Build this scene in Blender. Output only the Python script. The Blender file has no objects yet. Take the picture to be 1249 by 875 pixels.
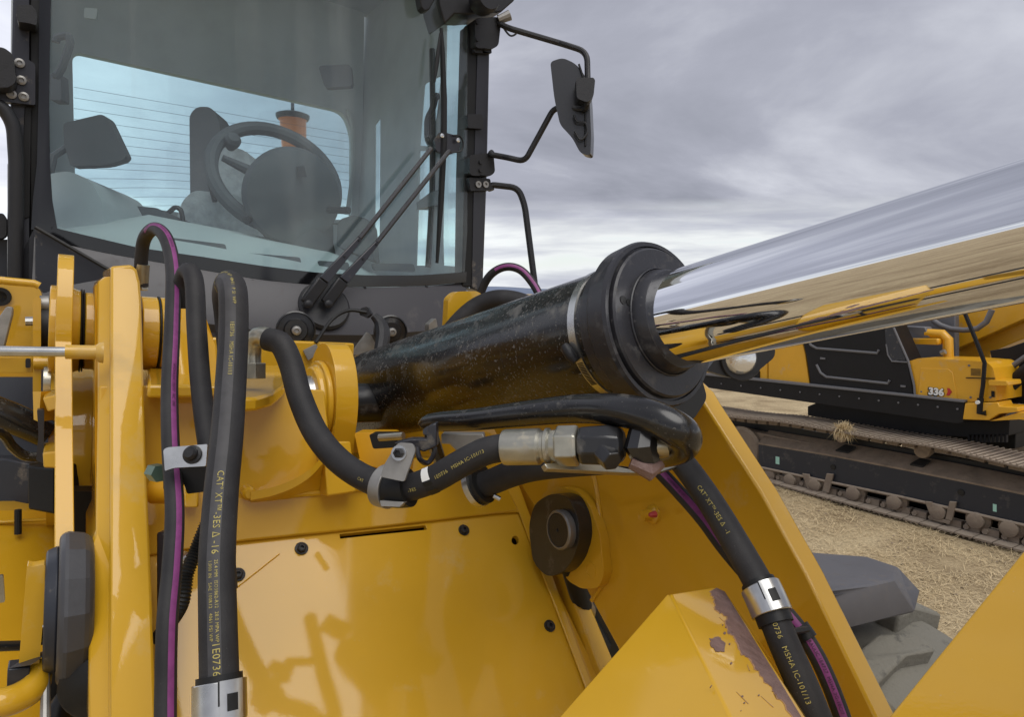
import bpy, bmesh, math, random
from mathutils import Vector, Matrix, noise
from mathutils.geometry import tessellate_polygon
random.seed(7)
S = bpy.context.scene
COL = S.collection

# ------------------------------------------------------------------ camera
CAMZ = 2.5
PITCH = math.radians(5.4)
FPX = 838.0
cam_d = bpy.data.cameras.new("camera")
cam_d.sensor_width = 36.0
cam_d.lens = 36.0 * FPX / 1249.0
cam_d.clip_start = 0.03
cam_d.clip_end = 20000
cam = bpy.data.objects.new("camera", cam_d)
cam.location = (0, 0, CAMZ)
cam.rotation_euler = (math.radians(90) - PITCH, 0, 0)
COL.objects.link(cam)
S.camera = cam

# ------------------------------------------------------------------ world: overcast sky over a Nishita sky
SUN_EL, SUN_AZ = math.radians(62), math.radians(150)   # azimuth from +Y towards +X
W = bpy.data.worlds.new("World")
S.world = W
W.use_nodes = True
nt = W.node_tree
nt.nodes.clear()
def nd(tree, t, **kw):
    n = tree.nodes.new(t)
    for k, v in kw.items():
        if k == 'inp':
            for a, b in v.items():
                n.inputs[a].default_value = b
        else:
            setattr(n, k, v)
    return n
out = nd(nt, 'ShaderNodeOutputWorld')
tc = nd(nt, 'ShaderNodeTexCoord')
sky = nd(nt, 'ShaderNodeTexSky', sky_type='NISHITA', sun_disc=False, sun_elevation=SUN_EL, sun_rotation=SUN_AZ)
bg1 = nd(nt, 'ShaderNodeBackground', inp={'Strength': 0.11})
nt.links.new(sky.outputs[0], bg1.inputs['Color'])
sep = nd(nt, 'ShaderNodeSeparateXYZ')
nt.links.new(tc.outputs['Generated'], sep.inputs[0])
def M(tree, op, a, b=None, c=None, clamp=False):
    n = tree.nodes.new('ShaderNodeMath'); n.operation = op; n.use_clamp = clamp
    for i, v in enumerate((a, b, c)):
        if v is None: continue
        if isinstance(v, (int, float)): n.inputs[i].default_value = v
        else: tree.links.new(v, n.inputs[i])
    return n.outputs[0]
zc = M(nt, 'MAXIMUM', sep.outputs['Z'], 0.0)
den = M(nt, 'ADD', zc, 0.20)
cx = M(nt, 'DIVIDE', sep.outputs['X'], den)
cy = M(nt, 'DIVIDE', sep.outputs['Y'], den)
comb = nd(nt, 'ShaderNodeCombineXYZ')
nt.links.new(cx, comb.inputs[0]); nt.links.new(cy, comb.inputs[1])
def noise_n(tree, vec, scale, detail=5, rough=0.55, dist=0.0):
    n = nd(tree, 'ShaderNodeTexNoise', inp={'Scale': scale, 'Detail': detail, 'Roughness': rough, 'Distortion': dist})
    if vec is not None: tree.links.new(vec, n.inputs['Vector'])
    return n
mp = nd(nt, 'ShaderNodeMapping', inp={'Rotation': (0, 0, 0.5), 'Scale': (0.75, 1.0, 1)})
nt.links.new(comb.outputs[0], mp.inputs[0])
n1 = noise_n(nt, mp.outputs[0], 0.75, 8, 0.56, 0.5)
rampc = nd(nt, 'ShaderNodeValToRGB')
e = rampc.color_ramp.elements
e[0].position = 0.32; e[0].color = (0.175, 0.185, 0.222, 1)
e[1].position = 0.72; e[1].color = (0.54, 0.555, 0.60, 1)
m = e.new(0.50); m.color = (0.275, 0.285, 0.335, 1)
nt.links.new(n1.outputs['Fac'], rampc.inputs[0])
# brighter, thinner cloud low over the horizon
n2 = noise_n(nt, mp.outputs[0], 0.42, 5, 0.55, 0.3)
low = M(nt, 'SUBTRACT', 0.132, zc)
low = M(nt, 'ADD', low, M(nt, 'MULTIPLY', M(nt, 'SUBTRACT', n2.outputs['Fac'], 0.5), 0.10))
low = M(nt, 'MULTIPLY', low, 22.0, clamp=True)
n3v = nd(nt, 'ShaderNodeMapping', inp={'Scale': (3.0, 3.0, 24.0)})
nt.links.new(tc.outputs['Generated'], n3v.inputs[0])
n3 = noise_n(nt, n3v.outputs[0], 1.3, 5, 0.55, 0.3)
ramph = nd(nt, 'ShaderNodeValToRGB')
e = ramph.color_ramp.elements
e[0].position = 0.34; e[0].color = (0.36, 0.375, 0.43, 1)
e[1].position = 0.56; e[1].color = (0.58, 0.60, 0.605, 1)
nt.links.new(n3.outputs['Fac'], ramph.inputs[0])
mixc = nd(nt, 'ShaderNodeMix', data_type='RGBA')
nt.links.new(low, mixc.inputs[0]); nt.links.new(rampc.outputs[0], mixc.inputs[6]); nt.links.new(ramph.outputs[0], mixc.inputs[7])
# the cloud deck thins out towards the left of the view: one broad, slow change
bg2 = nd(nt, 'ShaderNodeBackground', inp={'Strength': 1.0})
nt.links.new(mixc.outputs[2], bg2.inputs['Color'])
lob = nd(nt, 'ShaderNodeVectorMath', operation='DOT_PRODUCT'); lob.inputs[1].default_value = (-0.80, 0.60, 0.0)
nt.links.new(tc.outputs['Generated'], lob.inputs[0])
nt.links.new(M(nt, 'ADD', 1.0, M(nt, 'MULTIPLY', M(nt, 'SUBTRACT', lob.outputs['Value'], 0.55, clamp=True), 1.3)), bg2.inputs['Strength'])
gap = M(nt, 'MULTIPLY', M(nt, 'MULTIPLY', M(nt, 'SUBTRACT', n3.outputs['Fac'], 0.56), 7.0, clamp=True), low, clamp=True)
cover = M(nt, 'SUBTRACT', 1.0, M(nt, 'MULTIPLY', gap, 0.55))
mixs = nd(nt, 'ShaderNodeMixShader')
nt.links.new(cover, mixs.inputs[0]); nt.links.new(bg1.outputs[0], mixs.inputs[1]); nt.links.new(bg2.outputs[0], mixs.inputs[2])
nt.links.new(mixs.outputs[0], out.inputs['Surface'])

# ------------------------------------------------------------------ sun (veiled by cloud)
sd = bpy.data.lights.new("sun", 'SUN')
sd.energy = 1.35
sd.angle = math.radians(50)
sd.color = (1.0, 0.965, 0.91)
sun = bpy.data.objects.new("sun", sd)
sdir = Vector((math.sin(SUN_AZ) * math.cos(SUN_EL), math.cos(SUN_AZ) * math.cos(SUN_EL), math.sin(SUN_EL)))
sun.rotation_euler = sdir.to_track_quat('Z', 'Y').to_euler()
sun.location = (5, -5, 12)
COL.objects.link(sun)
S.view_settings.view_transform = 'Standard'
S.view_settings.look = 'None'
S.view_settings.exposure = 0.6
S.view_settings.gamma = 1.0
try:
    S.cycles.max_bounces = 8; S.cycles.transparent_max_bounces = 16; S.cycles.glossy_bounces = 4
    S.cycles.use_denoising = True
except Exception: pass

# ------------------------------------------------------------------ geometry of the view
CAM = Vector((0, 0, CAMZ))
FW = Vector((0, math.cos(PITCH), -math.sin(PITCH)))
UP = Vector((0, math.sin(PITCH), math.cos(PITCH)))
RT = Vector((1, 0, 0))
def ray(px, py): return FW + RT * ((px - 624.5) / FPX) + UP * ((437.5 - py) / FPX)
def P(px, py, d): return CAM + ray(px, py) * d
class Plane:
    def __init__(s, p, n): s.p = Vector(p); s.n = Vector(n).normalized()
    def at(s, px, py, off=0.0):
        r = ray(px, py); q = s.p + s.n * off
        return CAM + r * ((q - CAM).dot(s.n) / r.dot(s.n))
    def off(s, d): return Plane(s.p + s.n * d, s.n)

# loader axes: U to its side (right in view), F forward (towards the viewer's right), Wv up; it leans 4.5 degrees
AZ, TILT = math.radians(57), math.radians(4.5)
U = Vector((math.sin(AZ) * math.cos(TILT), math.cos(AZ) * math.cos(TILT), -math.sin(TILT)))
F = Vector((math.cos(AZ), -math.sin(AZ), 0)).normalized()
Wv = F.cross(U).normalized()
def L(o, a, b, c): return Vector(o) + U * a + F * b + Wv * c

# ------------------------------------------------------------------ materials
MATS = {}
def mat(name, color, rough=0.5, metal=0.0, spec=0.5, coat=0.0, coat_rough=0.1, coat_ior=1.5, var=0.0, vscale=6.0, var_color=None,
        bump=0.0, bscale=60.0, dust=0.0, dust_color=(0.42, 0.36, 0.27), dscale=9.0, rvar=0.0, speck=0.0, speck_scale=260.0,
        dust_up=False, coat_tex=False):
    m = bpy.data.materials.new(name); m.use_nodes = True
    t = m.node_tree; b = t.nodes['Principled BSDF']
    b.inputs['Base Color'].default_value = (*color, 1)
    b.inputs['Roughness'].default_value = rough
    b.inputs['Metallic'].default_value = metal
    b.inputs['Specular IOR Level'].default_value = spec
    b.inputs['Coat Weight'].default_value = coat
    b.inputs['Coat Roughness'].default_value = coat_rough
    b.inputs['Coat IOR'].default_value = coat_ior
    geo = nd(t, 'ShaderNodeNewGeometry'); vec = geo.outputs['Position']
    col = None
    if var > 0:
        n = noise_n(t, vec, vscale, 5, 0.6)
        mx = nd(t, 'ShaderNodeMix', data_type='RGBA')
        c2 = var_color or tuple(c * (1 - var) for c in color)
        mx.inputs[6].default_value = (*color, 1); mx.inputs[7].default_value = (*c2, 1)
        f = M(t, 'MULTIPLY', M(t, 'SUBTRACT', n.outputs['Fac'], 0.4), 3.0, clamp=True)
        t.links.new(f, mx.inputs[0]); col = mx.outputs[2]
    dmask = None
    if dust > 0:
        n = noise_n(t, vec, dscale, 7, 0.7)
        f = M(t, 'MULTIPLY', M(t, 'SUBTRACT', n.outputs['Fac'], 0.62 - dust * 0.3), 5.0, clamp=True)
        if dust_up:
            s = nd(t, 'ShaderNodeSeparateXYZ'); t.links.new(geo.outputs['Normal'], s.inputs[0])
            f = M(t, 'MULTIPLY', f, M(t, 'MULTIPLY', M(t, 'ADD', s.outputs['Z'], 0.15), 1.5, clamp=True))
        dmask = M(t, 'MULTIPLY', f, 0.75)
    if speck > 0:
        n = noise_n(t, vec, speck_scale, 2, 0.5); nn = noise_n(t, vec, 14, 4, 0.6)
        f = M(t, 'MULTIPLY', M(t, 'SUBTRACT', M(t, 'ADD', n.outputs['Fac'], M(t, 'MULTIPLY', nn.outputs['Fac'], 0.35)), 0.93 - speck * 0.2), 9.0, clamp=True)
        f = M(t, 'MULTIPLY', f, 0.6)
        dmask = f if dmask is None else M(t, 'MAXIMUM', f, dmask)
    if dmask is not None:
        mx = nd(t, 'ShaderNodeMix', data_type='RGBA')
        mx.inputs[7].default_value = (*dust_color, 1)
        if col is not None: t.links.new(col, mx.inputs[6])
        else: mx.inputs[6].default_value = (*color, 1)
        t.links.new(dmask, mx.inputs[0]); col = mx.outputs[2]
        t.links.new(M(t, 'ADD', M(t, 'MULTIPLY', dmask, 0.75), rough, clamp=True), b.inputs['Roughness'])
        if coat: t.links.new(M(t, 'MULTIPLY', M(t, 'SUBTRACT', 1.0, dmask), coat), b.inputs['Coat Weight'])
        if metal: t.links.new(M(t, 'MULTIPLY', M(t, 'SUBTRACT', 1.0, dmask), metal), b.inputs['Metallic'])
    elif rvar > 0:
        n = noise_n(t, vec, 12, 5, 0.6)
        t.links.new(M(t, 'ADD', M(t, 'MULTIPLY', M(t, 'SUBTRACT', n.outputs['Fac'], 0.5), rvar), rough, clamp=True), b.inputs['Roughness'])
    if col is not None: t.links.new(col, b.inputs['Base Color'])
    if bump > 0:
        n = noise_n(t, vec, bscale, 4, 0.6)
        bp = nd(t, 'ShaderNodeBump', inp={'Strength': bump, 'Distance': 0.01})
        t.links.new(n.outputs['Fac'], bp.inputs['Height']); t.links.new(bp.outputs[0], b.inputs['Normal'])
    if coat_tex:
        n = noise_n(t, vec, 5.5, 6, 0.65); n6 = noise_n(t, vec, 330, 2, 0.5)
        t.links.new(M(t, 'ADD', coat_rough, M(t, 'MULTIPLY', M(t, 'MULTIPLY', M(t, 'SUBTRACT', n.outputs['Fac'], 0.45), 3.0, clamp=True), 0.05)), b.inputs['Coat Roughness'])
        bp = nd(t, 'ShaderNodeBump', inp={'Strength': 0.015, 'Distance': 0.002})
        t.links.new(n6.outputs['Fac'], bp.inputs['Height']); t.links.new(bp.outputs[0], b.inputs['Coat Normal'])
    MATS[name] = m
    return m

Y1 = (0.64, 0.358, 0.014)
yellow = mat('yellow_paint', Y1, 0.45, spec=0.3, coat=0.9, coat_rough=0.03, coat_ior=1.5, var=0.08, vscale=3.0, bump=0.05, bscale=9, speck=0.10, speck_scale=300, dust_color=(0.55, 0.42, 0.22), dust=0.12, dscale=4, coat_tex=True)
yellow_far = mat('yellow_paint_far', (0.72, 0.37, 0.012), 0.4, coat=0.3, var=0.12, vscale=2, dust=0.15, dscale=5)
blackpaint = mat('black_gloss_paint', (0.010, 0.0095, 0.009), 0.24, spec=0.45, coat=0.35, coat_rough=0.12, speck=0.7, speck_scale=190, dust=0.25, dscale=22, dust_color=(0.28, 0.27, 0.25), bump=0.04, bscale=40, dust_up=True)
blacktube = mat('black_tube_paint', (0.010, 0.0095, 0.0095), 0.26, spec=0.5, coat=0.3, coat_rough=0.12, speck=0.3, speck_scale=240, dust=0.2, dscale=30, dust_color=(0.25, 0.23, 0.2), dust_up=True)
satin = mat('black_satin_paint', (0.014, 0.014, 0.015), 0.3, coat=0.3, coat_rough=0.15, speck=0.12, speck_scale=200, dust=0.1, dscale=20, dust_color=(0.2, 0.19, 0.17))
headpaint = mat('cylinder_head_paint', (0.026, 0.026, 0.031), 0.40, spec=0.45, coat=0.1, dust=0.25, dscale=30, dust_color=(0.14, 0.135, 0.13), bump=0.06, bscale=50, speck=0.4, speck_scale=120)
chrome = mat('chrome', (0.83, 0.84, 0.87), 0.035, metal=1.0, rvar=0.02)
steel = mat('zinc_steel', (0.62, 0.62, 0.60), 0.28, metal=1.0, var=0.25, vscale=30, rvar=0.2)
fitting = mat('zinc_fitting', (0.50, 0.48, 0.40), 0.34, metal=0.9, var=0.3, vscale=25, dust=0.15, dscale=40)
dullsteel = mat('dull_steel', (0.36, 0.35, 0.33), 0.5, metal=0.7, var=0.3, vscale=30)
rubber = mat('hose_rubber', (0.020, 0.019, 0.020), 0.60, spec=0.35, var=0.35, vscale=14, var_color=(0.038, 0.036, 0.036), bump=0.12, bscale=420, speck=0.16, speck_scale=380, dust_color=(0.20, 0.19, 0.18))
rubber2 = mat('black_rubber', (0.008, 0.008, 0.008), 0.5, spec=0.4, bump=0.05, bscale=100)
stripe_grey = mat('hose_stripe', (0.055, 0.053, 0.055), 0.6, var=0.3, vscale=60)
purple = mat('purple_stripe', (0.26, 0.05, 0.205), 0.5, var=0.3, vscale=70)
hoseink = mat('yellow_hose_print', (0.50, 0.41, 0.11), 0.6, var=0.5, vscale=160)
darkink = mat('dark_hose_print', (0.05, 0.01, 0.04), 0.6)
plastic = mat('black_plastic', (0.014, 0.014, 0.016), 0.48, spec=0.5, bump=0.12, bscale=260, var=0.3, vscale=20)
pillarm = mat('pillar_paint', (0.022, 0.022, 0.028), 0.34, coat=0.15, dust=0.1, dscale=9)
cowlm = mat('cowl_grey', (0.058, 0.056, 0.061), 0.42, spec=0.4, coat=0.12, coat_rough=0.3, dust=0.14, dscale=6, dust_color=(0.16, 0.145, 0.135), bump=0.03, bscale=30)
navy = mat('navy_panel', (0.022, 0.025, 0.034), 0.4, dust=0.1, dscale=10)
frit = mat('windshield_band', (0.008, 0.008, 0.009), 0.12, coat=0.4)
interior = mat('cab_liner', (0.45, 0.485, 0.505), 0.8, var=0.15, vscale=5)
interior_d = mat('cab_trim_dark', (0.085, 0.09, 0.10), 0.7, var=0.2, vscale=8)
interior_l = mat('dash_pad', (0.42, 0.46, 0.46), 0.75)
seatm = mat('seat_fabric', (0.13, 0.135, 0.145), 0.8, bump=0.2, bscale=90)
wrapm = mat('seat_wrap_film', (0.42, 0.45, 0.46), 0.3, var=0.4, vscale=18, bump=0.6, bscale=25)
orange = mat('orange_lens', (0.85, 0.22, 0.03), 0.35)
white = mat('white_print', (0.75, 0.75, 0.72), 0.5)
redm = mat('red_print', (0.45, 0.02, 0.02), 0.5)
greenlabel = mat('green_label', (0.35, 0.62, 0.52), 0.5)
rust = mat('bare_worn_metal', (0.21, 0.13, 0.11), 0.55, var=0.5, vscale=30, var_color=(0.13, 0.075, 0.06), bump=0.4, bscale=80)
mudm = mat('dusty_mud', (0.26, 0.20, 0.145), 0.95, var=0.5, vscale=8, var_color=(0.17, 0.13, 0.095), bump=0.5, bscale=30)
shoe_m = mat('track_shoe_steel', (0.17, 0.13, 0.10), 0.8, var=0.6, vscale=12, var_color=(0.20, 0.16, 0.12), bump=0.4, bscale=35, dust=1.2, dscale=8, dust_color=(0.42, 0.345, 0.265), dust_up=True)
trackbox = mat('track_frame_navy', (0.014, 0.017, 0.026), 0.45, dust=0.2, dscale=5, dust_color=(0.16, 0.135, 0.11))
tyrem = mat('dusty_tyre', (0.055, 0.053, 0.050), 0.85, dust=1.3, dscale=16, dust_color=(0.23, 0.215, 0.175), bump=0.5, bscale=40)
fenderm = mat('fender_grey', (0.105, 0.103, 0.112), 0.6, var=0.15, vscale=5, dust=0.2, dscale=9, dust_color=(0.2, 0.17, 0.14))
exblack = mat('excavator_black', (0.007, 0.007, 0.009), 0.5, spec=0.3, var=0.3)
exgrey = mat('excavator_edge_grey', (0.14, 0.14, 0.15), 0.5)
leafm = mat('leaf_green', (0.05, 0.12, 0.025), 0.6, var=0.6, vscale=3, var_color=(0.12, 0.26, 0.03))
barkm = mat('bark', (0.09, 0.065, 0.045), 0.9, bump=0.5, bscale=20)
strawm = mat('straw', (0.68, 0.54, 0.32), 0.85, var=0.5, vscale=30, var_color=(0.40, 0.30, 0.16))
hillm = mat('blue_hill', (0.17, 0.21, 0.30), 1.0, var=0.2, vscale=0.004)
lampglass = mat('lamp_reflector', (0.75, 0.75, 0.74), 0.12, metal=0.85, bump=0.12, bscale=60)
mirrorm = mat('mirror_glass', (0.6, 0.62, 0.64), 0.05, metal=1.0)

def glass_mat(name, tint, dust_haze_amt, gloss=1.0):
    m = bpy.data.materials.new(name); m.use_nodes = True
    t = m.node_tree; t.nodes.clear()
    o = nd(t, 'ShaderNodeOutputMaterial'); tr = nd(t, 'ShaderNodeBsdfTransparent', inp={'Color': (*tint, 1)})
    gl = nd(t, 'ShaderNodeBsdfGlossy', inp={'Color': (gloss, gloss, gloss, 1), 'Roughness': 0.01})
    gb = nd(t, 'ShaderNodeNewGeometry'); fr = nd(t, 'ShaderNodeFresnel'); t.links.new(M(t, 'SUBTRACT', 1.5, M(t, 'MULTIPLY', gb.outputs['Backfacing'], 0.8333)), fr.inputs['IOR']); mx = nd(t, 'ShaderNodeMixShader')
    t.links.new(fr.outputs[0], mx.inputs[0]); t.links.new(tr.outputs[0], mx.inputs[1]); t.links.new(gl.outputs[0], mx.inputs[2])
    df = nd(t, 'ShaderNodeBsdfDiffuse', inp={'Color': (0.48, 0.50, 0.50, 1)})  # pale dust film that also paints reflected sky haze onto the glass
    geo = nd(t, 'ShaderNodeNewGeometry')
    mpn = nd(t, 'ShaderNodeMapping', inp={'Scale': (7, 7, 0.55), 'Rotation': (0.12, 0.28, 0)})
    t.links.new(geo.outputs['Position'], mpn.inputs[0])
    n = noise_n(t, mpn.outputs[0], 1.1, 4, 0.5, 0.4)
    f = M(t, 'ADD', dust_haze_amt, M(t, 'MULTIPLY', M(t, 'MULTIPLY', M(t, 'SUBTRACT', n.outputs['Fac'], 0.54), 4.0, clamp=True), dust_haze_amt * 3.0))
    n5 = noise_n(t, geo.outputs['Position'], 300, 2, 0.5)
    f = M(t, 'ADD', f, M(t, 'MULTIPLY', M(t, 'MULTIPLY', M(t, 'SUBTRACT', n5.outputs['Fac'], 0.71), 12, clamp=True), dust_haze_amt * 2))
    mx2 = nd(t, 'ShaderNodeMixShader')
    t.links.new(f, mx2.inputs[0]); t.links.new(mx.outputs[0], mx2.inputs[1]); t.links.new(df.outputs[0], mx2.inputs[2])
    t.links.new(mx2.outputs[0], o.inputs[0])
    MATS[name] = m
    return m
glass = glass_mat('tinted_glass', (0.90, 0.965, 0.97), 0.032)
glass_r = glass_mat('rear_glass', (0.88, 0.98, 0.985), 0.01)

# ------------------------------------------------------------------ mesh builder
WL = {}      # world location of every linked object
def tag(o, label=None, cat=None, group=None, kind=None):
    if label: o['label'] = label
    if cat: o['category'] = cat
    if group: o['group'] = group
    if kind: o['kind'] = kind
    return o
def empty(name, loc, label=None, cat=None, group=None):
    o = bpy.data.objects.new(name, None); COL.objects.link(o)
    o.empty_display_size = 0.2
    o.location = loc; WL[o] = Vector(loc)
    return tag(o, label, cat, group)
def frame_of(ax):
    ax = Vector(ax).normalized()
    h = Vector((0, 0, 1)) if abs(ax.z) < 0.9 else Vector((0, 1, 0))
    a = h.cross(ax).normalized(); b = ax.cross(a).normalized()
    return ax, a, b
class MB:
    def __init__(s): s.v = []; s.f = []; s.mi = []; s.cur = 0
    def add(s, vs, fs):
        n = len(s.v); s.v += [Vector(v) for v in vs]
        s.f += [tuple(n + i for i in f) for f in fs]; s.mi += [s.cur] * len(fs)
        return s
    def prism(s, pts, off, holes=()):
        loops = [[Vector(p) for p in pts]] + [[Vector(p) for p in h] for h in holes]
        off = Vector(off); flat = [p for l in loops for p in l]; n = len(flat)
        tris = tessellate_polygon(loops)
        nrm = Vector((0, 0, 0)); l0 = loops[0]
        for i in range(len(l0)): nrm += l0[i].cross(l0[(i + 1) % len(l0)])
        fs = []
        for t in tris:
            a, b, c = (flat[i] for i in t)
            tn = (b - a).cross(c - a)
            t = tuple(t) if tn.dot(off) < 0 else tuple(reversed(t))
            fs.append(t); fs.append(tuple(n + i for i in reversed(t)))
        k = 0
        for li, l in enumerate(loops):
            m_ = len(l)
            ln = Vector((0, 0, 0))
            for i in range(m_): ln += l[i].cross(l[(i + 1) % m_])
            flip = (ln.dot(off) < 0) != (li > 0)
            for i in range(m_):
                a, b = k + i, k + (i + 1) % m_
                q = (a, b, n + b, n + a)
                fs.append(tuple(reversed(q)) if flip else q)
            k += m_
        return s.add(flat + [p + off for p in flat], fs)
    def box(s, c, ax, ay, az):
        c, ax, ay, az = Vector(c), Vector(ax), Vector(ay), Vector(az)
        p = [c - ax - ay - az, c + ax - ay - az, c + ax + ay - az, c - ax + ay - az]
        q = [v + 2 * az for v in p]
        fs = [(3, 2, 1, 0), (4, 5, 6, 7), (0, 1, 5, 4), (1, 2, 6, 5), (2, 3, 7, 6), (3, 0, 4, 7)]
        if ax.cross(ay).dot(az) < 0: fs = [tuple(reversed(f)) for f in fs]
        return s.add(p + q, fs)
    def tube(s, pts, r, seg=12, caps=True, closed=False):
        pts = [Vector(p) for p in pts]; n = len(pts)
        rr = r if isinstance(r, (list, tuple)) else [r] * n
        T = []
        for i in range(n):
            a = pts[i - 1] if (i > 0 or closed) else pts[i]; b = pts[(i + 1) % n] if (i < n - 1 or closed) else pts[i]
            T.append((b - a).normalized())
        _, A, _ = frame_of(T[0]); vs = []
        for i in range(n):
            A = (A - T[i] * A.dot(T[i])).normalized(); B = T[i].cross(A)
            for k in range(seg):
                th = 2 * math.pi * k / seg
                vs.append(pts[i] + (A * math.cos(th) + B * math.sin(th)) * rr[i])
        fs = []
        for i in range(n if closed else n - 1):
            j = (i + 1) % n
            for k in range(seg):
                l = (k + 1) % seg
                fs.append((i * seg + k, i * seg + l, j * seg + l, j * seg + k))
        if caps and not closed:
            fs.append(tuple(reversed(range(seg)))); fs.append(tuple((n - 1) * seg + k for k in range(seg)))
        return s.add(vs, fs)
    def lathe(s, c, ax, prof, seg=32, a0=0.0):
        ax, A, B = frame_of(ax); c = Vector(c); vs = []; n = len(prof)
        for (t, r) in prof:
            for k in range(seg):
                th = a0 + 2 * math.pi * k / seg
                vs.append(c + ax * t + (A * math.cos(th) + B * math.sin(th)) * max(r, 1e-5))
        fs = []
        for i in range(n - 1):
            for k in range(seg):
                l = (k + 1) % seg
                fs.append((i * seg + k, i * seg + l, (i + 1) * seg + l, (i + 1) * seg + k))
        if prof[0][1] > 1e-4: fs.append(tuple(reversed(range(seg))))
        if prof[-1][1] > 1e-4: fs.append(tuple((n - 1) * seg + k for k in range(seg)))
        return s.add(vs, fs)
    def grid(s, rows):
        nc = len(rows[0]); vs = [p for r in rows for p in r]
        fs = [(i * nc + j, i * nc + j + 1, (i + 1) * nc + j + 1, (i + 1) * nc + j) for i in range(len(rows) - 1) for j in range(nc - 1)]
        return s.add(vs, fs)
    def sheet(s, rows, off):
        """grid with thickness: off is the vector to the back"""
        off = Vector(off); nr, nc = len(rows), len(rows[0])
        f = [Vector(p) for r in rows for p in r]; n = len(f); fs = []
        for i in range(nr - 1):
            for j in range(nc - 1):
                q = (i * nc + j, i * nc + j + 1, (i + 1) * nc + j + 1, (i + 1) * nc + j)
                fs.append(q); fs.append(tuple(n + k for k in reversed(q)))
        per = [j for j in range(nc)] + [i * nc + nc - 1 for i in range(1, nr)] + [(nr - 1) * nc + j for j in range(nc - 2, -1, -1)] + [i * nc for i in range(nr - 2, 0, -1)]
        for i in range(len(per)):
            a, b = per[i], per[(i + 1) % len(per)]
            fs.append((b, a, n + a, n + b))
        return s.add(f + [p + off for p in f], fs)
    def build(s, name, material, parent=None, smooth=True, bevel=0.0, angle=32, seg=2, label=None, kind=None, fix=False):
        vs = s.v
        lo = Vector((min(v.x for v in vs), min(v.y for v in vs), min(v.z for v in vs)))
        hi = Vector((max(v.x for v in vs), max(v.y for v in vs), max(v.z for v in vs)))
        c = (lo + hi) / 2
        me = bpy.data.meshes.new(name)
        me.from_pydata([v - c for v in vs], [], s.f)
        mats = material if isinstance(material, (list, tuple)) else [material]
        for m_ in mats: me.materials.append(m_)
        for i, p in enumerate(me.polygons): p.material_index = s.mi[i]
        if fix:
            bm = bmesh.new(); bm.from_mesh(me); bmesh.ops.recalc_face_normals(bm, faces=bm.faces); bm.to_mesh(me); bm.free()
        if smooth:
            me.polygons.foreach_set('use_smooth', [True] * len(me.polygons))
            me.set_sharp_from_angle(angle=math.radians(angle))
        me.update()
        o = bpy.data.objects.new(name, me); COL.objects.link(o)
        if parent is not None:
            while parent.parent is not None and parent.parent.parent is not None: parent = parent.parent
            o.parent = parent; o.location = c - WL[parent]
        else: o.location = c
        WL[o] = c
        if bevel > 0:
            b = o.modifiers.new('bevel', 'BEVEL'); b.width = bevel; b.segments = seg; b.limit_method = 'ANGLE'
            b.angle_limit = math.radians(40); b.harden_normals = False
        tag(o, label, kind=kind)
        return o

def catmull(pts, n=10):
    P_ = [Vector(p) for p in pts]; o = []
    for i in range(len(P_) - 1):
        p0 = P_[i - 1] if i > 0 else P_[0] * 2 - P_[1]
        p1, p2 = P_[i], P_[i + 1]
        p3 = P_[i + 2] if i + 2 < len(P_) else P_[-1] * 2 - P_[-2]
        for k in range(n):
            t = k / n
            o.append(0.5 * ((2 * p1) + (p2 - p0) * t + (2 * p0 - 5 * p1 + 4 * p2 - p3) * t * t + (3 * p1 - 3 * p2 + p3 - p0) * t ** 3))
    o.append(P_[-1]); return o
def trace(l, n=10): return catmull([P(*q) for q in l], n)
def resample(pts, step):
    o = [pts[0]]; acc = 0
    for a, b in zip(pts, pts[1:]):
        d = (b - a).length
        while acc + d >= step:
            t = (step - acc) / d; a = a.lerp(b, t); o.append(a.copy()); d = (b - a).length; acc = 0
        acc += d
    if (o[-1] - pts[-1]).length > step * 0.3: o.append(pts[-1])
    return o
def circ(c, a, b, r, n=24, t0=0.0, t1=2 * math.pi, rb=None):
    rb = rb or r
    full = abs(t1 - t0 - 2 * math.pi) < 1e-6
    m_ = n if full else n - 1
    return [Vector(c) + a * (r * math.cos(t0 + (t1 - t0) * k / m_)) + b * (rb * math.sin(t0 + (t1 - t0) * k / m_)) for k in range(n)]

def print_on_hose(path, radius, items, mat_, parent, name='printed_text', side=0.0):
    """items: (string, start distance, letter height, offset round the hose)"""
    ds = [0]
    for a, b in zip(path, path[1:]): ds.append(ds[-1] + (b - a).length)
    def samp(s_):
        s_ = max(0, min(ds[-1] - 1e-4, s_)); i = 0
        while i < len(ds) - 2 and ds[i + 1] < s_: i += 1
        t = (s_ - ds[i]) / max(1e-9, ds[i + 1] - ds[i])
        p = path[i].lerp(path[i + 1], t)
        a = path[max(0, i - 1)]; b = path[min(len(path) - 1, i + 2)]
        T = (b - a).normalized(); return p, T
    for (txt, s0, h, off) in items:
        cu = bpy.data.curves.new('lettering', 'FONT'); cu.body = txt; cu.size = h * 1.38; cu.resolution_u = 2
        cu.space_character = 1.08
        ob = bpy.data.objects.new('lettering', cu)
        COL.objects.link(ob)
        dg = bpy.context.evaluated_depsgraph_get()
        me = bpy.data.meshes.new_from_object(ob.evaluated_get(dg))
        mb = MB(); vs = []
        for v in me.vertices:
            p, T = samp(s0 + v.co.x)
            n = (CAM - p); n = (n - T * n.dot(T)).normalized(); b = n.cross(T)
            ph = side + off / radius + v.co.y / radius
            vs.append(p + (n * math.cos(ph) + b * math.sin(ph)) * (radius + 0.0009))
        mb.add(vs, [tuple(p.vertices) for p in me.polygons])
        bpy.data.objects.remove(ob); bpy.data.curves.remove(cu); bpy.data.meshes.remove(me)
        mb.build(name, mat_, parent, smooth=False)
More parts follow.
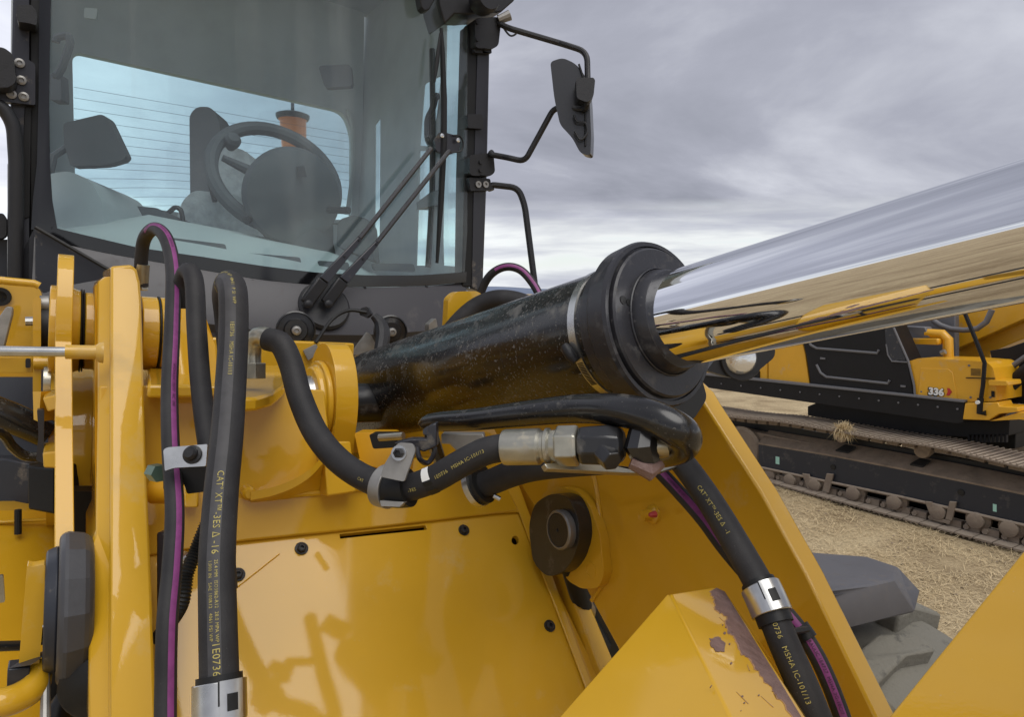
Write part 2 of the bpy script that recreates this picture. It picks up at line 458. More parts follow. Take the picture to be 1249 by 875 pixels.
def stripe_on_hose(path, radius, s0, s1, w, off, mat_, parent, name='hose_stripe', lift=0.0003):
    mb = MB(); rows = []
    acc = 0; prev = path[0]
    for i, p in enumerate(path):
        acc += (p - prev).length; prev = p
        if acc < s0 or acc > s1: continue
        T = (path[min(i + 1, len(path) - 1)] - path[max(i - 1, 0)]).normalized()
        n = (CAM - p); n = (n - T * n.dot(T)).normalized(); b = n.cross(T)
        row = []
        for k in range(5):
            ph = (off + w * (k / 4 - 0.5)) / radius
            row.append(p + (n * math.cos(ph) + b * math.sin(ph)) * (radius + lift))
        rows.append(row)
    if len(rows) > 1:
        return mb.grid(rows).build(name, mat_, parent)

def rpx(pts, r, n=5):
    """round the corners of a 2-D outline"""
    o = []; m_ = len(pts)
    for i in range(m_):
        a, b, c = Vector((*pts[i - 1][:2], 0)), Vector((*pts[i][:2], 0)), Vector((*pts[(i + 1) % m_][:2], 0))
        rr = pts[i][2] if len(pts[i]) > 2 else r
        la, lc = (a - b).length, (c - b).length
        d = min(rr, la * 0.45, lc * 0.45)
        if d < 0.01: o.append((b.x, b.y)); continue
        p, q = b + (a - b) / la * d, b + (c - b) / lc * d
        for k in range(n + 1):
            t = k / n
            w = p * (1 - t) ** 2 + b * 2 * t * (1 - t) + q * t * t
            o.append((w.x, w.y))
    return o
def lerp_curve(c, x):
    if x <= c[0][0]:
        (x0, y0), (x1, y1) = c[0], c[1]
    elif x >= c[-1][0]:
        (x0, y0), (x1, y1) = c[-2], c[-1]
    else:
        for (x0, y0), (x1, y1) in zip(c, c[1:]):
            if x0 <= x <= x1: break
    return y0 + (y1 - y0) * (x - x0) / (x1 - x0)

# ================================================================== GROUND, HILLS
g = MB()
rows = []
ys = [-60, -20, -8, -3, 0, 1, 2, 3, 4, 5, 6, 7, 8, 9, 10, 12, 14, 17, 20, 25, 30, 40, 60, 100, 200, 500, 1500, 6000]
xs = [-6000, -1500, -400, -100, -40, -20, -10, -6, -3, -1, 0, 1, 2, 3, 4, 5, 6, 7, 8, 9, 10, 12, 14, 17, 20, 30, 60, 150, 500, 1500, 6000]
for y in ys:
    rows.append([Vector((x, y, 0.035 * noise.noise(Vector((x * 0.6, y * 0.6, 0))) if abs(x) < 30 and abs(y) < 30 else 0)) for x in xs])
g.grid([list(r) for r in rows])
gm = bpy.data.materials.new('dry_grass_ground'); gm.use_nodes = True
t = gm.node_tree; b = t.nodes['Principled BSDF']; b.inputs['Roughness'].default_value = 0.95; b.inputs['Specular IOR Level'].default_value = 0.15
geo = nd(t, 'ShaderNodeNewGeometry')
na = noise_n(t, geo.outputs['Position'], 1.1, 6, 0.65, 0.4); nb = noise_n(t, geo.outputs['Position'], 38, 5, 0.7)
rp = nd(t, 'ShaderNodeValToRGB'); e = rp.color_ramp.elements
e[0].position = 0.36; e[0].color = (0.38, 0.285, 0.17, 1); e[1].position = 0.66; e[1].color = (0.66, 0.53, 0.33, 1)
e.new(0.5).color = (0.55, 0.43, 0.265, 1)
t.links.new(na.outputs['Fac'], rp.inputs[0])
mx = nd(t, 'ShaderNodeMix', data_type='RGBA', blend_type='MULTIPLY'); mx.inputs[0].default_value = 0.55
rp2 = nd(t, 'ShaderNodeValToRGB'); e = rp2.color_ramp.elements
e[0].position = 0.38; e[0].color = (0.35, 0.33, 0.30, 1); e[1].position = 0.6; e[1].color = (1.05, 1.05, 1.0, 1)
t.links.new(nb.outputs['Fac'], rp2.inputs[0]); t.links.new(rp.outputs[0], mx.inputs[6]); t.links.new(rp2.outputs[0], mx.inputs[7])
t.links.new(mx.outputs[2], b.inputs['Base Color'])
bp = nd(t, 'ShaderNodeBump', inp={'Strength': 0.8, 'Distance': 0.03}); t.links.new(nb.outputs['Fac'], bp.inputs['Height']); t.links.new(bp.outputs[0], b.inputs['Normal'])
go = g.build('ground', gm, None, smooth=True); tag(go, 'dry straw coloured grass field under the machines', kind='structure')

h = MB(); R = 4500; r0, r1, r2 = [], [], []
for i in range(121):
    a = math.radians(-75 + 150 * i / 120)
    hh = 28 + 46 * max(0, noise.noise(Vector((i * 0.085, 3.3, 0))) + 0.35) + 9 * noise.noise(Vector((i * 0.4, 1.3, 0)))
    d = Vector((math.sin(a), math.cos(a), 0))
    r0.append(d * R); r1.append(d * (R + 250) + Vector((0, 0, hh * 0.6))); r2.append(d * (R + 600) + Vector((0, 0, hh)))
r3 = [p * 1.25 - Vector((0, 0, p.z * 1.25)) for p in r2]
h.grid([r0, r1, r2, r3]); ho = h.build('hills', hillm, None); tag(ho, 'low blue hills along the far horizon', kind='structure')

# ================================================================== WHEEL LOADER
LROOT = Vector((-0.5, 2.4, 0))
loader = empty('wheel_loader', LROOT, 'yellow wheel loader seen close up, with grey cab, black tilt cylinder and chrome rod', 'wheel loader')

# ---- planes of the cab
WSP = Plane(P(50, 290, 2.0), F)
ORG = WSP.at(50, 290)
WID = (WSP.at(570, 350) - ORG).dot(U)
def bulge(a):
    s_ = max(0.0, min(1.0, a / WID)); return 0.10 * math.sin(math.pi * s_)
def ws(px, py, off=0.0):
    b_ = 0.0
    for _ in range(4):
        q = WSP.at(px, py, b_ + off); b_ = bulge((q - ORG).dot(U))
    return q
CR = Plane(WSP.at(572, 350), U)          # side wall far from the viewer
CLP = Plane(ORG - U * 0.02, U)
RW = Plane(ORG - F * 1.32, F)             # rear wall
clearB = [(62, 276), (71, 279), (168, 302), (245, 313), (320, 324.5), (390, 333), (450, 336), (511, 336), (566, 332)]
bandB = [(40, 288), (52, 292), (131, 309), (205, 322), (320, 341.5), (382, 347.5), (437, 350.5), (521, 349), (570, 344)]

# windshield: one curved pane
def ws_grid(xa, xb, ytop, curve, nx=30, ny=10, off=0.0):
    rows = []
    for j in range(ny + 1):
        r_ = []
        for i in range(nx + 1):
            x = xa + (xb - xa) * i / nx
            yb = lerp_curve(curve, x)
            r_.append(ws(x, ytop + (yb - ytop) * j / ny, off))
        rows.append(r_)
    return rows
MB().sheet(ws_grid(60, 570, -150, clearB), -F * 0.006).build('windshield', glass, loader, fix=True, label='tinted curved windshield with dust and painted sky-sheen streaks')
# black printed band under and beside the pane
rows = []
for k in range(4):
    rows.append([ws(x, lerp_curve(clearB, x) + (lerp_curve(bandB, x) - lerp_curve(clearB, x)) * k / 3, 0.002) for x in [42 + i * (570 - 42) / 34 for i in range(35)]])
MB().sheet(rows, -F * 0.012).build('windshield_band', frit, loader, fix=True)
rows = [[ws(x0 + (x1 - x0) * k / 2, y, 0.002) for k in range(3)] for (x0, x1, y) in [(50, 64, -150), (48, 62, 0), (47, 60, 120), (45, 61, 200), (40, 64, 245), (38, 70, 280)]]
MB().sheet(rows, -F * 0.012).build('windshield_edge', frit, loader, fix=True)

# front pillars
MB().prism([WSP.at(*p) for p in [(8, 345), (10, 230), (13, 120), (17, -80), (36, -80), (36, 345)]], -F * 0.09).build('front_pillar', pillarm, loader, bevel=0.006)
MB().prism([WSP.at(*p, -0.01) for p in [(36, 345), (36, -80), (60, -80), (59, 120), (47, 200), (42, 345)]], -F * 0.06).build('pillar_seal', rubber2, loader, bevel=0.004)
MB().prism([WSP.at(*p, 0.008) for p in [(575.5, 352), (578, 210), (583, 40), (598, 40), (594.5, 210), (589, 358)]], -F * 0.08).build('front_pillar', pillarm, loader, bevel=0.006)
MB().prism([WSP.at(*p, 0.004) for p in [(564, 350), (566, 210), (571, 30), (583, 30), (579, 210), (576, 350)]], -F * 0.07).build('pillar_seal', rubber2, loader, bevel=0.004)
# long narrow slot on the near pillar and the bright edge line
MB().prism([WSP.at(*p, 0.004) for p in [(27, 200), (30, 130), (38, 130), (36, 265), (28, 268)]], -F * 0.02).build('pillar_slot_cover', rubber2, loader, bevel=0.002)

# rear wall with the big rear window
rwo = [(15, -160), (446, -160), (440, 420), (10, 420)]
win = rpx([(88, 62, 12), (420, 136, 22), (430, 165, 12), (429, 268, 6), (300, 268, 4), (240, 262, 4), (150, 250, 20), (92, 236, 10)], 8)
MB().prism([RW.at(*p) for p in rwo], -F * 0.05, [[RW.at(*p) for p in win]]).build('rear_wall', interior, loader, smooth=False)
rg = MB().prism([RW.at(*p, -0.02) for p in [(80, 50), (440, 130), (440, 280), (80, 270)]], -F * 0.005).build('rear_window', glass_r, loader, smooth=False)
for k in range(13):                       # heater wires printed in the rear window
    y0, y1 = 106 + k * 13.0, 164 + k * 9.4
    sag = [0, 0, 0, 0, 0, -1, -3, -6, -8, -10, -12, -13, -14][k]
    pts = [RW.at(90 + (428 - 90) * i / 14, y0 + (y1 - y0) * i / 14 + sag * math.sin(math.pi * i / 14) * 1.2 - (10 if k > 7 else 0) * (0.5 - i / 14), -0.016) for i in range(15)]
    if k > 10: pts = pts[3:]
    MB().tube(pts, 0.0008, 4).build('heating_wire', interior_d, rg)
MB().tube([RW.at(*p, 0.012) for p in rpx([(422, 130), (430, 150), (431, 205), (424, 258)], 10)][2:-2], 0.012, 8).build('window_trim', interior_l, rg)
# side wall with the door openings
so = [CR.at(432, -120), CR.at(574, -260), CR.at(572, 352), CR.at(432, 352)]
hol = [[CR.at(*p) for p in [(458, 152), (464, 144), (463, 296), (457, 296)]],
       [CR.at(*p) for p in rpx([(518, 102), (538, 92), (533, 140), (525, 178), (512, 178)], 3)],
       [CR.at(*p) for p in [(512, 184), (530, 184), (528, 243), (511, 243)]],
       [CR.at(*p) for p in [(510, 256), (526, 256), (522, 324), (508, 324)]],
       [CR.at(*p) for p in [(545, 20), (569, -5), (567, 326), (541, 324), (540, 290)]]]
MB().prism(so, U * 0.004, hol).build('side_wall', interior, loader, smooth=False)
MB().prism([CR.at(*p, 0.012) for p in [(440, 40), (571, -30), (571, 332), (440, 332)]], U * 0.005).build('door_glass', glass_r, loader, smooth=False)
MB().tube([CR.at(*p, -0.03) for p in rpx([(533, 112), (528, 132), (521, 145), (521, 172), (532, 184)], 8)], 0.014, 8).build('door_handle', plastic, loader)
MB().prism([CR.at(*p, -0.01) for p in [(529, 236), (541, 232), (541, 250), (513, 256), (513, 248)]], -U * 0.02).build('door_latch', plastic, loader)
MB().tube([CR.at(*p, -0.01) for p in [(527, 60), (528, 140), (527, 240), (522, 326)]], 0.013, 8).build('door_frame_bar', plastic, loader)
# near side wall, ceiling, floor
A0 = ORG
clw = lambda b_, c: L(A0, -0.02, b_, c)
MB().prism([clw(-0.02, -0.35), clw(-1.35, -0.35), clw(-1.35, 1.5), clw(-0.02, 1.5)], -U * 0.04,
           [[clw(-0.18, 0.12), clw(-1.05, 0.12), clw(-1.05, 1.25), clw(-0.18, 1.25)]]).build('side_wall', interior, loader, smooth=False)
MB().prism([clw(-0.02, 1.5), L(A0, WID + .02, -0.02, 1.5), L(A0, WID + .02, -1.37, 1.5), clw(-1.37, 1.5)], Wv * 0.06).build('cab_roof', interior, loader, smooth=False)
MB().prism([clw(-0.02, -0.35), L(A0, WID, -0.02, -0.35), L(A0, WID, -1.37, -0.35), clw(-1.37, -0.35)], -Wv * 0.04).build('cab_floor', interior_d, loader, smooth=False)
# dash pad right behind the pane, with vents
dr = []
for (b_, c) in [(-0.03, 0.0), (-0.10, 0.075), (-0.20, 0.125), (-0.28, 0.150), (-0.42, 0.145), (-0.44, -0.3)]:
    dr.append([L(A0, a * WID / 24, b_ + bulge(a * WID / 24) * (1 if b_ > -0.25 else 0.5), (c * min(1, max(0.15, (22.5 - a) / 7.0)) * min(1, max(0.3, (a + 1) / 6.0)) if c > 0 else c) + 0.015 - 0.115 * (a / 24) ** 0.8) for a in range(25)])
MB().sheet(dr, -Wv * 0.01).build('dashboard', interior_l, loader, fix=True)
for (xa, xb, ya, yb) in [(210, 275, 290, 308), (295, 366, 308, 324), (388, 425, 318, 330), (455, 505, 321, 332)]:
    MB().prism([ws(*p, -0.085) for p in rpx([(xa, ya), (xb, yb - 10), (xb + 2, yb), (xa + 2, ya + 9)], 3)], -F * 0.02).build('air_vent', interior_d, loader)

# steering wheel and column
WC = P(338, 226, 2.62)
wn = (CAM - WC).normalized(); wn = (wn * 0.9 - Vector((0, 0, 1)) * 0.05 + U * 0.28).normalized()
wr = Vector((0, 0, 1)).cross(wn).normalized(); wu = wn.cross(wr).normalized()
WC2 = P(336, 222, 2.66)
WC2 = P(337, 217, 2.66); wu = (wu * 0.74 - wn * 0.67).normalized(); wn = wr.cross(wu).normalized() * -1
if wn.dot(CAM - WC2) < 0: wn = -wn
ww = MB(); ww.tube(circ(WC2, wr, wu, 0.236, 48), 0.026, 10, closed=True)
swo = ww.build('steering_wheel', interior_d, loader)
sp = MB()
for a in (20, 160, 270):
    a = math.radians(a); d = wr * math.cos(a) + wu * math.sin(a)
    sp.tube([WC2 - wn * 0.03, WC2 + d * 0.2], [0.03, 0.012], 8)
sp.build('wheel_spoke', interior_d, swo)
MB().lathe(P(283, 174, 2.6), wn, [(-0.03, 0.016), (0, 0.028), (0.02, 0.03), (0.035, 0.02), (0.04, 0)], 14).build('spinner_knob', interior_d, swo)
cc = P(357, 240, 2.5)
cn = ((CAM - cc).normalized() + U * 0.25).normalized()
MB().lathe(cc, cn, [(-0.14, 0.06), (-0.10, 0.13), (-0.03, 0.172), (0.0, 0.176), (0.03, 0.165), (0.05, 0.12), (0.056, 0.0)], 40).build('instrument_cluster', interior_d, loader)
MB().prism([P(*p, 2.428) for p in [(362, 203), (371, 202), (374, 216), (362, 216)]], -cn * 0.004).build('cluster_window', plastic, loader)
MB().prism([P(*p, 2.428) for p in [(309, 232), (316, 227), (321, 236), (308, 238)]], -cn * 0.004).build('cluster_window', plastic, loader)
MB().tube([P(362, 262, 2.60), P(366, 300, 2.64), P(372, 345, 2.66)], [0.135, 0.125, 0.14], 32).build('steering_column', interior_d, loader)
MB().tube([P(400, 256, 2.45), P(426, 257, 2.42)], [0.012, 0.013], 8).build('indicator_stalk', plastic, loader)
MB().tube([P(393, 273, 2.8), P(428, 273, 2.9)], 0.004, 6).build('lever', plastic, loader)
MB().tube([P(315, 262, 2.47), P(300, 270, 2.42)], [0.012, 0.014], 8).build('wiper_stalk', plastic, loader)
MB().tube([P(262, 246, 2.75), P(258, 216, 2.75)], [0.010, 0.022], 10).build('joystick', plastic, loader)
MB().prism([P(*p, 2.6) for p in rpx([(410, 300), (412, 268, 8), (432, 262, 6), (452, 268, 8), (456, 318)], 4)], FW * 0.12).build('side_trim', interior_d, loader, bevel=0.01)
# seat seen from the side, wrapped in film
seat = MB().prism([P(*p, 3.02) for p in rpx([(232, 250), (231, 140, 14), (240, 130, 8), (258, 130, 10), (268, 148, 8), (267, 250)], 6)], FW * 0.14).build('seat_backrest', seatm, loader, bevel=0.03, seg=3)
MB().prism([P(*p, 2.95) for p in rpx([(268, 290), (262, 200, 10), (270, 178, 12), (300, 182, 20), (318, 205, 16), (315, 292)], 6)], FW * 0.3).build('armrest', wrapm, loader, bevel=0.04, seg=3)
MB().prism([P(*p, 2.8) for p in rpx([(205, 300), (222, 245, 14), (236, 232, 8), (300, 238, 20), (320, 300)], 6)], FW * 0.35).build('seat_cushion', wrapm, loader, bevel=0.03, seg=3)
MB().tube([P(*p, 2.6) for p in rpx([(205, 290), (203, 262), (214, 252), (221, 256), (226, 285), (231, 325)], 5)], 0.009, 8).build('seat_cable', plastic, loader)
MB().prism([P(*p, 2.5) for p in rpx([(128, 300), (128, 268, 18), (150, 250, 16), (200, 254, 14), (214, 300)], 6)], FW * 0.3).build('console_hood', interior_d, loader, bevel=0.02, seg=3)
MB().prism([P(*p, 2.25) for p in rpx([(58, 300), (60, 212, 4), (85, 208, 10), (112, 222, 8), (124, 245, 6), (131, 302)], 5)], FW * 0.3).build('side_console', interior, loader, bevel=0.015, seg=3)
MB().prism([P(*p, 2.3) for p in rpx([(77, 150, 5), (124, 139, 6), (132, 144, 4), (154, 190, 6), (150, 195, 4), (130, 201, 8), (86, 203, 4), (78, 175, 3)], 5)], FW * 0.035).build('display_monitor', interior_d, loader, bevel=0.006)
MB().tube([P(84, 178, 2.32), P(66, 190, 2.3), P(60, 215, 2.3)], 0.012, 8).build('monitor_bracket', interior_d, loader)
MB().tube([P(*p, 2.2) for p in rpx([(68, 46), (84, 42), (86, 52), (76, 82), (68, 95)], 5)], 0.012, 8).build('grab_handle', interior_d, loader)
MB().prism([P(*p, 2.25) for p in rpx([(60, 90), (74, 90), (75, 122), (61, 122)], 2)], FW * 0.04).build('switch_panel', interior_d, loader)
MB().prism([P(*p, 2.9) for p in rpx([(103, 9), (119, 10), (117, 23), (102, 21)], 2)], FW * 0.01).build('sticker', interior_l, loader)
MB().prism([P(*p, 3.05) for p in rpx([(388, 80), (428, 78), (430, 105), (396, 107)], 5)], FW * 0.03).build('roof_speaker', interior_d, loader)

# roof front: visor, work lamp
rf = ws(505, 0)
MB().prism([ws(*p, 0.05) for p in [(505, -40), (514, 8), (519, 13), (524, 11), (530, 0), (532, -40)]], -F * 0.04).build('roof_visor', plastic, loader, bevel=0.004)
MB().prism([WSP.at(*p, 0.06) for p in [(528, -60), (536, 6), (543, 29), (556, 16), (575, 17), (612, 14), (628, 0), (628, -60)]], -F * 0.14).build('roof_bracket', plastic, loader, bevel=0.006)
wl = MB().lathe(WSP.at(594, -3, 0.15), -F - Wv * -0.0, [(-0.02, 0.046), (0.0, 0.054), (0.05, 0.05), (0.08, 0.03)], 28).build('work_lamp', plastic, loader)
MB().lathe(WSP.at(594, -3, 0.158), -F, [(-0.012, 0.0), (-0.008, 0.025), (0.0, 0.042)], 28).build('lamp_lens', lampglass, wl)

# pillar clamps, mirror, rails on the far side
def px_box(name, pts, plane, off, depth, m_, parent=loader, bev=0.006, r=2, label=None):
    return MB().prism([plane.at(*p, off) for p in rpx(pts, r)], -plane.n * depth).build(name, m_, parent, bevel=bev, label=label)
px_box('hinge_block', [(579, 22), (608, 20), (611, 30), (608, 56), (598, 60), (580, 58)], WSP, 0.05, 0.09, plastic, r=5)
px_box('hinge_block', [(578, 56), (599, 56), (600, 65), (579, 64)], WSP, 0.03, 0.07, plastic)
px_box('pillar_clip', [(570, 139), (588, 139), (590, 157), (571, 156)], WSP, 0.03, 0.06, plastic)
px_box('mirror_clamp', [(573, 189), (602, 186), (604, 210), (598, 215), (573, 214)], WSP, 0.05, 0.09, plastic, r=5)
bb = px_box('rail_bracket', [(572, 216), (598, 218), (600, 232), (574, 233)], WSP, 0.035, 0.05, plastic)
for x in (583, 592): MB().lathe(WSP.at(x, 225, 0.037), F, [(0, 0.013), (0.006, 0.013), (0.006, 0.006), (0.001, 0.005)], 16).build('bolt', dullsteel, bb)
for (x, y) in ((582, 27), (582, 48), (586, 198), (586, 208)): MB().lathe(WSP.at(x, y, 0.053), F, [(0, 0.008), (0.005, 0.007), (0.005, 0)], 10).build('bolt', plastic, loader)
mir = MB()
MD = 2.62
outl = rpx([(671, 75, 5), (686, 70, 6), (702, 77, 10), (714, 92, 8), (719, 120, 10), (721, 165, 6), (720, 190, 5), (708, 187, 8), (698, 168, 6), (683, 152, 6), (676, 120, 10)], 6)
mdir = (FW * 0.9 + RT * 0.35).normalized()
mir.prism([P(x, y, MD) for x, y in outl], mdir * 0.045)
mo = mir.build('mirror_housing', mat('mirror_shell', (0.028, 0.029, 0.032), 0.28, coat=0.3), loader, bevel=0.006, seg=3, label='tall black wing mirror housing seen from behind')
MB().prism([P(x, y, MD) + mdir * 0.047 for x, y in [(676, 80), (711, 92), (716, 180), (704, 178), (686, 146)]], mdir * 0.004).build('mirror_glass', mirrorm, mo)
MB().prism([P(*p, MD - 0.02) for p in rpx([(701, 101), (722, 101), (724, 104), (722, 124), (715, 131), (702, 126)], 4)], -FW * 0.05).build('mirror_pivot', plastic, mo, bevel=0.008)
MB().tube(catmull([P(*q, MD - .015) for q in [(700, 140), (704, 148), (714, 150), (716, 162), (708, 170), (701, 160)]], 5), 0.0045, 6).build('wiring_loop', plastic, mo)
MB().tube([P(*q, MD - .004) for q in [(706, 78), (712, 96), (714, 130), (714, 178)]], 0.004, 6).build('housing_seam', rubber2, mo)
MB().tube([P(x, y, d) for (x, y), d in zip(rpx([(606, 27), (620, 34), (688, 54), (716, 63, 12), (717, 105)], 6), [2.72 - 0.004 * k for k in range(40)])], 0.0115, 10).build('mirror_arm', plastic, loader)
MB().tube([P(x, y, d) for (x, y), d in zip(rpx([(596, 188), (618, 192), (640, 197, 9), (676, 131, 9), (697, 132, 4), (714, 134, 4), (717, 124)], 5), [2.74 - 0.004 * k for k in range(60)])], 0.0115, 10).build('mirror_arm', plastic, loader)
MB().tube([P(x, y, 2.78) for (x, y) in rpx([(596, 225), (632, 229, 16), (640, 250, 14), (653, 352)], 8)], 0.013, 10).build('grab_rail', plastic, loader)
MB().tube(catmull([P(*q, 2.72) for q in [(607, 18), (612, 30), (622, 43), (630, 40), (627, 34), (612, 29)]], 6), 0.004, 6).build('lamp_cable', plastic, loader)
MB().tube([P(608, 24, 2.7), P(622, 18, 2.7)], [0.016, 0.02], 10).build('cable_plug', dullsteel, loader)

# near-side pillar hardware at the left edge of the view
px_box('hinge_block', [(20, 6), (38, 5), (45, 14), (45, 31), (36, 28), (21, 26)], WSP, 0.07, 0.07, plastic, r=4)
px_box('bracket_plate', [(-30, 108), (14, 112), (18, 70), (34, 72), (43, 78), (43, 128), (-10, 122)], WSP, 0.03, 0.03, pillarm, r=3)
px_box('lamp_mount', [(-30, 58), (4, 57), (16, 66), (20, 100), (10, 107), (-30, 104)], WSP, 0.10, 0.09, plastic, r=6)
for (x, y) in ((14, 115), (29, 118), (24, 77), (26, 98)):
    MB().lathe(WSP.at(x, y, 0.032), F, [(0, 0.0125), (0.005, 0.0125), (0.007, 0.007), (0.002, 0.006)], 16).build('bolt', dullsteel, loader)
MB().tube([WSP.at(x, y, 0.06) for (x, y) in rpx([(-40, 122), (2, 128, 20), (17, 152, 24), (20, 200), (19, 345)], 8)], 0.019, 12).build('grab_rail', plastic, loader)
px_box('door_pad', [(-30, 262), (4, 260), (8, 266), (8, 287), (3, 291), (-30, 292)], WSP, 0.02, 0.05, plastic, r=4)
# cab side and dark base left of the cowl
px_box('cab_corner_panel', [(-60, 292), (40, 292), (40, 470), (-60, 470)], WSP, -0.02, 0.06, navy)
px_box('cab_post_foot', [(9, 344), (43, 276), (43, 460), (9, 460)], WSP, 0.0, 0.06, pillarm)
MB().tube([WSP.at(10, 200, 0.012), WSP.at(10, 345, 0.012), WSP.at(10, 440, 0.012)], 0.0022, 6).build('edge_strip', steel, loader)

# cowl: curved grey apron under the windshield
rows = []
prof = [(0.004, 0.0), (0.012, -0.01), (0.035, -0.045), (0.075, -0.13), (0.085, -0.165), (0.06, -0.19), (0.055, -0.35)]
for (b_, c) in prof:
    r_ = []
    for i in range(33):
        x = 42 + (571 - 42) * i / 32
        q = ws(x, lerp_curve(bandB, x) + 0.5)
        tr = max(0, (x - 520) / 50.0)
        dep = 0.0 if x > 134 else 0.0
        r_.append(q + F * (b_ - 0.02 * tr) + Wv * c - U * (0.09 * tr * (-c) * 3))
    rows.append(r_)
cw = MB().sheet(rows, -F * 0.01 - Wv * 0.005).build('cowl', cowlm, loader, fix=True, angle=25, label='grey cowl under the windshield')
px_box('cowl_corner', [(43, 279), (134, 331), (134, 470), (43, 470)], WSP, 0.085, 0.02, navy)
MB().tube([WSP.at(43, 277, 0.10), WSP.at(134, 330, 0.12)], 0.006, 6).build('corner_trim', rubber2, loader)
for (x, y) in ((308, 343), (445, 351.5), (520, 350)): MB().lathe(ws(x, y, 0.004), F, [(0, 0.006), (0.004, 0.005), (0.004, 0)], 8).build('clip', plastic, loader)

# wipers
wm = MB().lathe(ws(396, 373, 0.055), (F + Wv * 0.5), [(-0.02, 0.088), (0.0, 0.088), (0.008, 0.08), (0.008, 0)], 28).build('wiper_mount', plastic, loader)
for dx, top, mid in ((0, (526, 181), (438, 291)), (22, (548, 184), (459, 296))):
    wi = MB()
    a_, b_, c_, d_ = ws(373 + dx * 1.1, 371, 0.085), ws(394 + dx * 1.1, 342, 0.09), ws(*mid, 0.07), ws(*top, 0.06)
    ao = empty('wiper', a_); ao.parent = loader; ao.location = a_ - LROOT; WL[ao] = a_
    s1 = (b_ - a_).normalized(); _, sa, sb = frame_of(s1)
    sideu = s1.cross(F).normalized()
    MB().box((a_ + b_) / 2, (b_ - a_) / 2, sideu * 0.021, F * 0.012).build('wiper_head', plastic, ao, bevel=0.006)
    MB().prism([b_ - sideu * 0.017, b_ + sideu * 0.017, c_ + sideu * 0.008, c_ - sideu * 0.008], F * 0.014).build('wiper_arm', pillarm, ao, bevel=0.003)
    MB().tube([c_ + F * .005, d_ + F * 0.0], 0.0092, 8).build('arm_rod', pillarm, ao)
    for q in (b_.lerp(c_, 0.55), b_.lerp(c_, 0.95)): MB().lathe(q + F * 0.016, F, [(0, 0.004), (0.003, 0.0035), (0.003, 0)], 8).build('pin', plastic, ao)
    MB().lathe(a_ + F * 0.02, F, [(0, 0.014), (0.014, 0.013), (0.018, 0.006), (0.018, 0)], 14).build('cap', plastic, ao)
px_box('blade_carrier', [(530, 170), (538, 160), (556, 165), (562, 170), (560, 184), (545, 190), (532, 184)], WSP, 0.07, 0.015, pillarm, r=3)
for (x, y) in ((539, 165.5), (558.5, 171)): MB().lathe(WSP.at(x, y, 0.085), F, [(0, 0.0085), (0.004, 0.008), (0.006, 0)], 12).build('bolt', lampglass, loader)
MB().tube([ws(*p, 0.03) for p in [(538, 34), (539.5, 60), (541.5, 120), (541, 175), (538, 240), (533, 321)]], [0.006, 0.009, 0.012, 0.013, 0.012, 0.006], 8).build('wiper_blade', rubber2, loader)
MB().tube([ws(*p, 0.045) for p in [(537, 40), (533, 75), (530, 100)]], [0.004, 0.009, 0.004], 6).build('blade_spring', rubber2, loader)
MB().tube(catmull([WSP.at(*p, 0.08) for p in [(552, 165), (561, 166), (565, 175), (562, 184), (550, 186)]], 6), 0.003, 6).build('washer_hose', rubber2, loader)

# horns in front of the cowl
for (x, y, r) in ((361, 403, 0.057), (477, 405, 0.054)):
    c = P(x, y, 2.02 if x < 400 else 2.2)
    ax = (F * 0.85 - Vector((0, 1, 0)) * 0.4).normalized()
    hn = MB().lathe(c, ax, [(-0.05, 0.02), (-0.045, r * .9), (-0.01, r), (0.0, r), (0.002, r * .93), (-0.004, r * .9), (-0.002, r * .62), (0.006, r * .55), (0.006, r * .3), (0.016, r * .26), (0.016, 0)], 36).build('horn', satin, loader)
    MB().lathe(c + ax * 0.016, ax, [(0, 0.014), (0.006, 0.013), (0.008, 0.007), (0.004, 0.006), (0.004, 0)], 12).build('centre_nut', dullsteel, hn)
MB().tube(trace([(456, 385, 2.1), (464, 395, 2.1), (467, 410, 2.08), (464, 432, 2.05)], 6), [0.012 + 0.010 * min(1, k / 9) for k in range(19)], 10).build('connector_boot', plastic, loader)
MB().prism([P(*p, 2.1) for p in rpx([(440, 376), (448, 374), (453, 383), (447, 388), (438, 384)], 2)], FW * 0.03).build('connector', plastic, loader, bevel=0.003)
MB().tube(trace([(447, 381, 2.1), (425, 379, 2.08), (405, 390, 2.04), (385, 418, 2.0)], 8), 0.0055, 8).build('horn_cable', rubber2, loader)
px_box('horn_bracket', [(370, 428), (386, 420), (390, 430), (376, 440)], Plane(P(380, 430, 1.98), F), 0, 0.01, dullsteel)
px_box('horn_bracket', [(428, 432), (448, 405), (452, 408), (462, 426), (450, 436)], Plane(P(440, 430, 2.1), F), 0, 0.01, dullsteel)

# rotating beacon behind the rear window
bc = P(357, 142, 4.3)
bo = MB().lathe(bc, Vector((0.02, 0, -1)), [(0.0, 0.088), (0.02, 0.088), (0.03, 0.08), (0.22, 0.074), (0.25, 0.068), (0.26, 0.05), (0.26, 0)], 28).build('beacon_lens', orange, loader, label='orange warning beacon behind the cab')
MB().lathe(bc, Vector((0.02, 0, 1)), [(-0.02, 0.094), (-0.005, 0.102), (0.01, 0.102), (0.022, 0.07), (0.022, 0)], 28).build('beacon_cap', plastic, bo)
MB().tube([bc, bc + Vector((0.01, 0, 0.5))], 0.011, 8).build('beacon_post', plastic, loader)

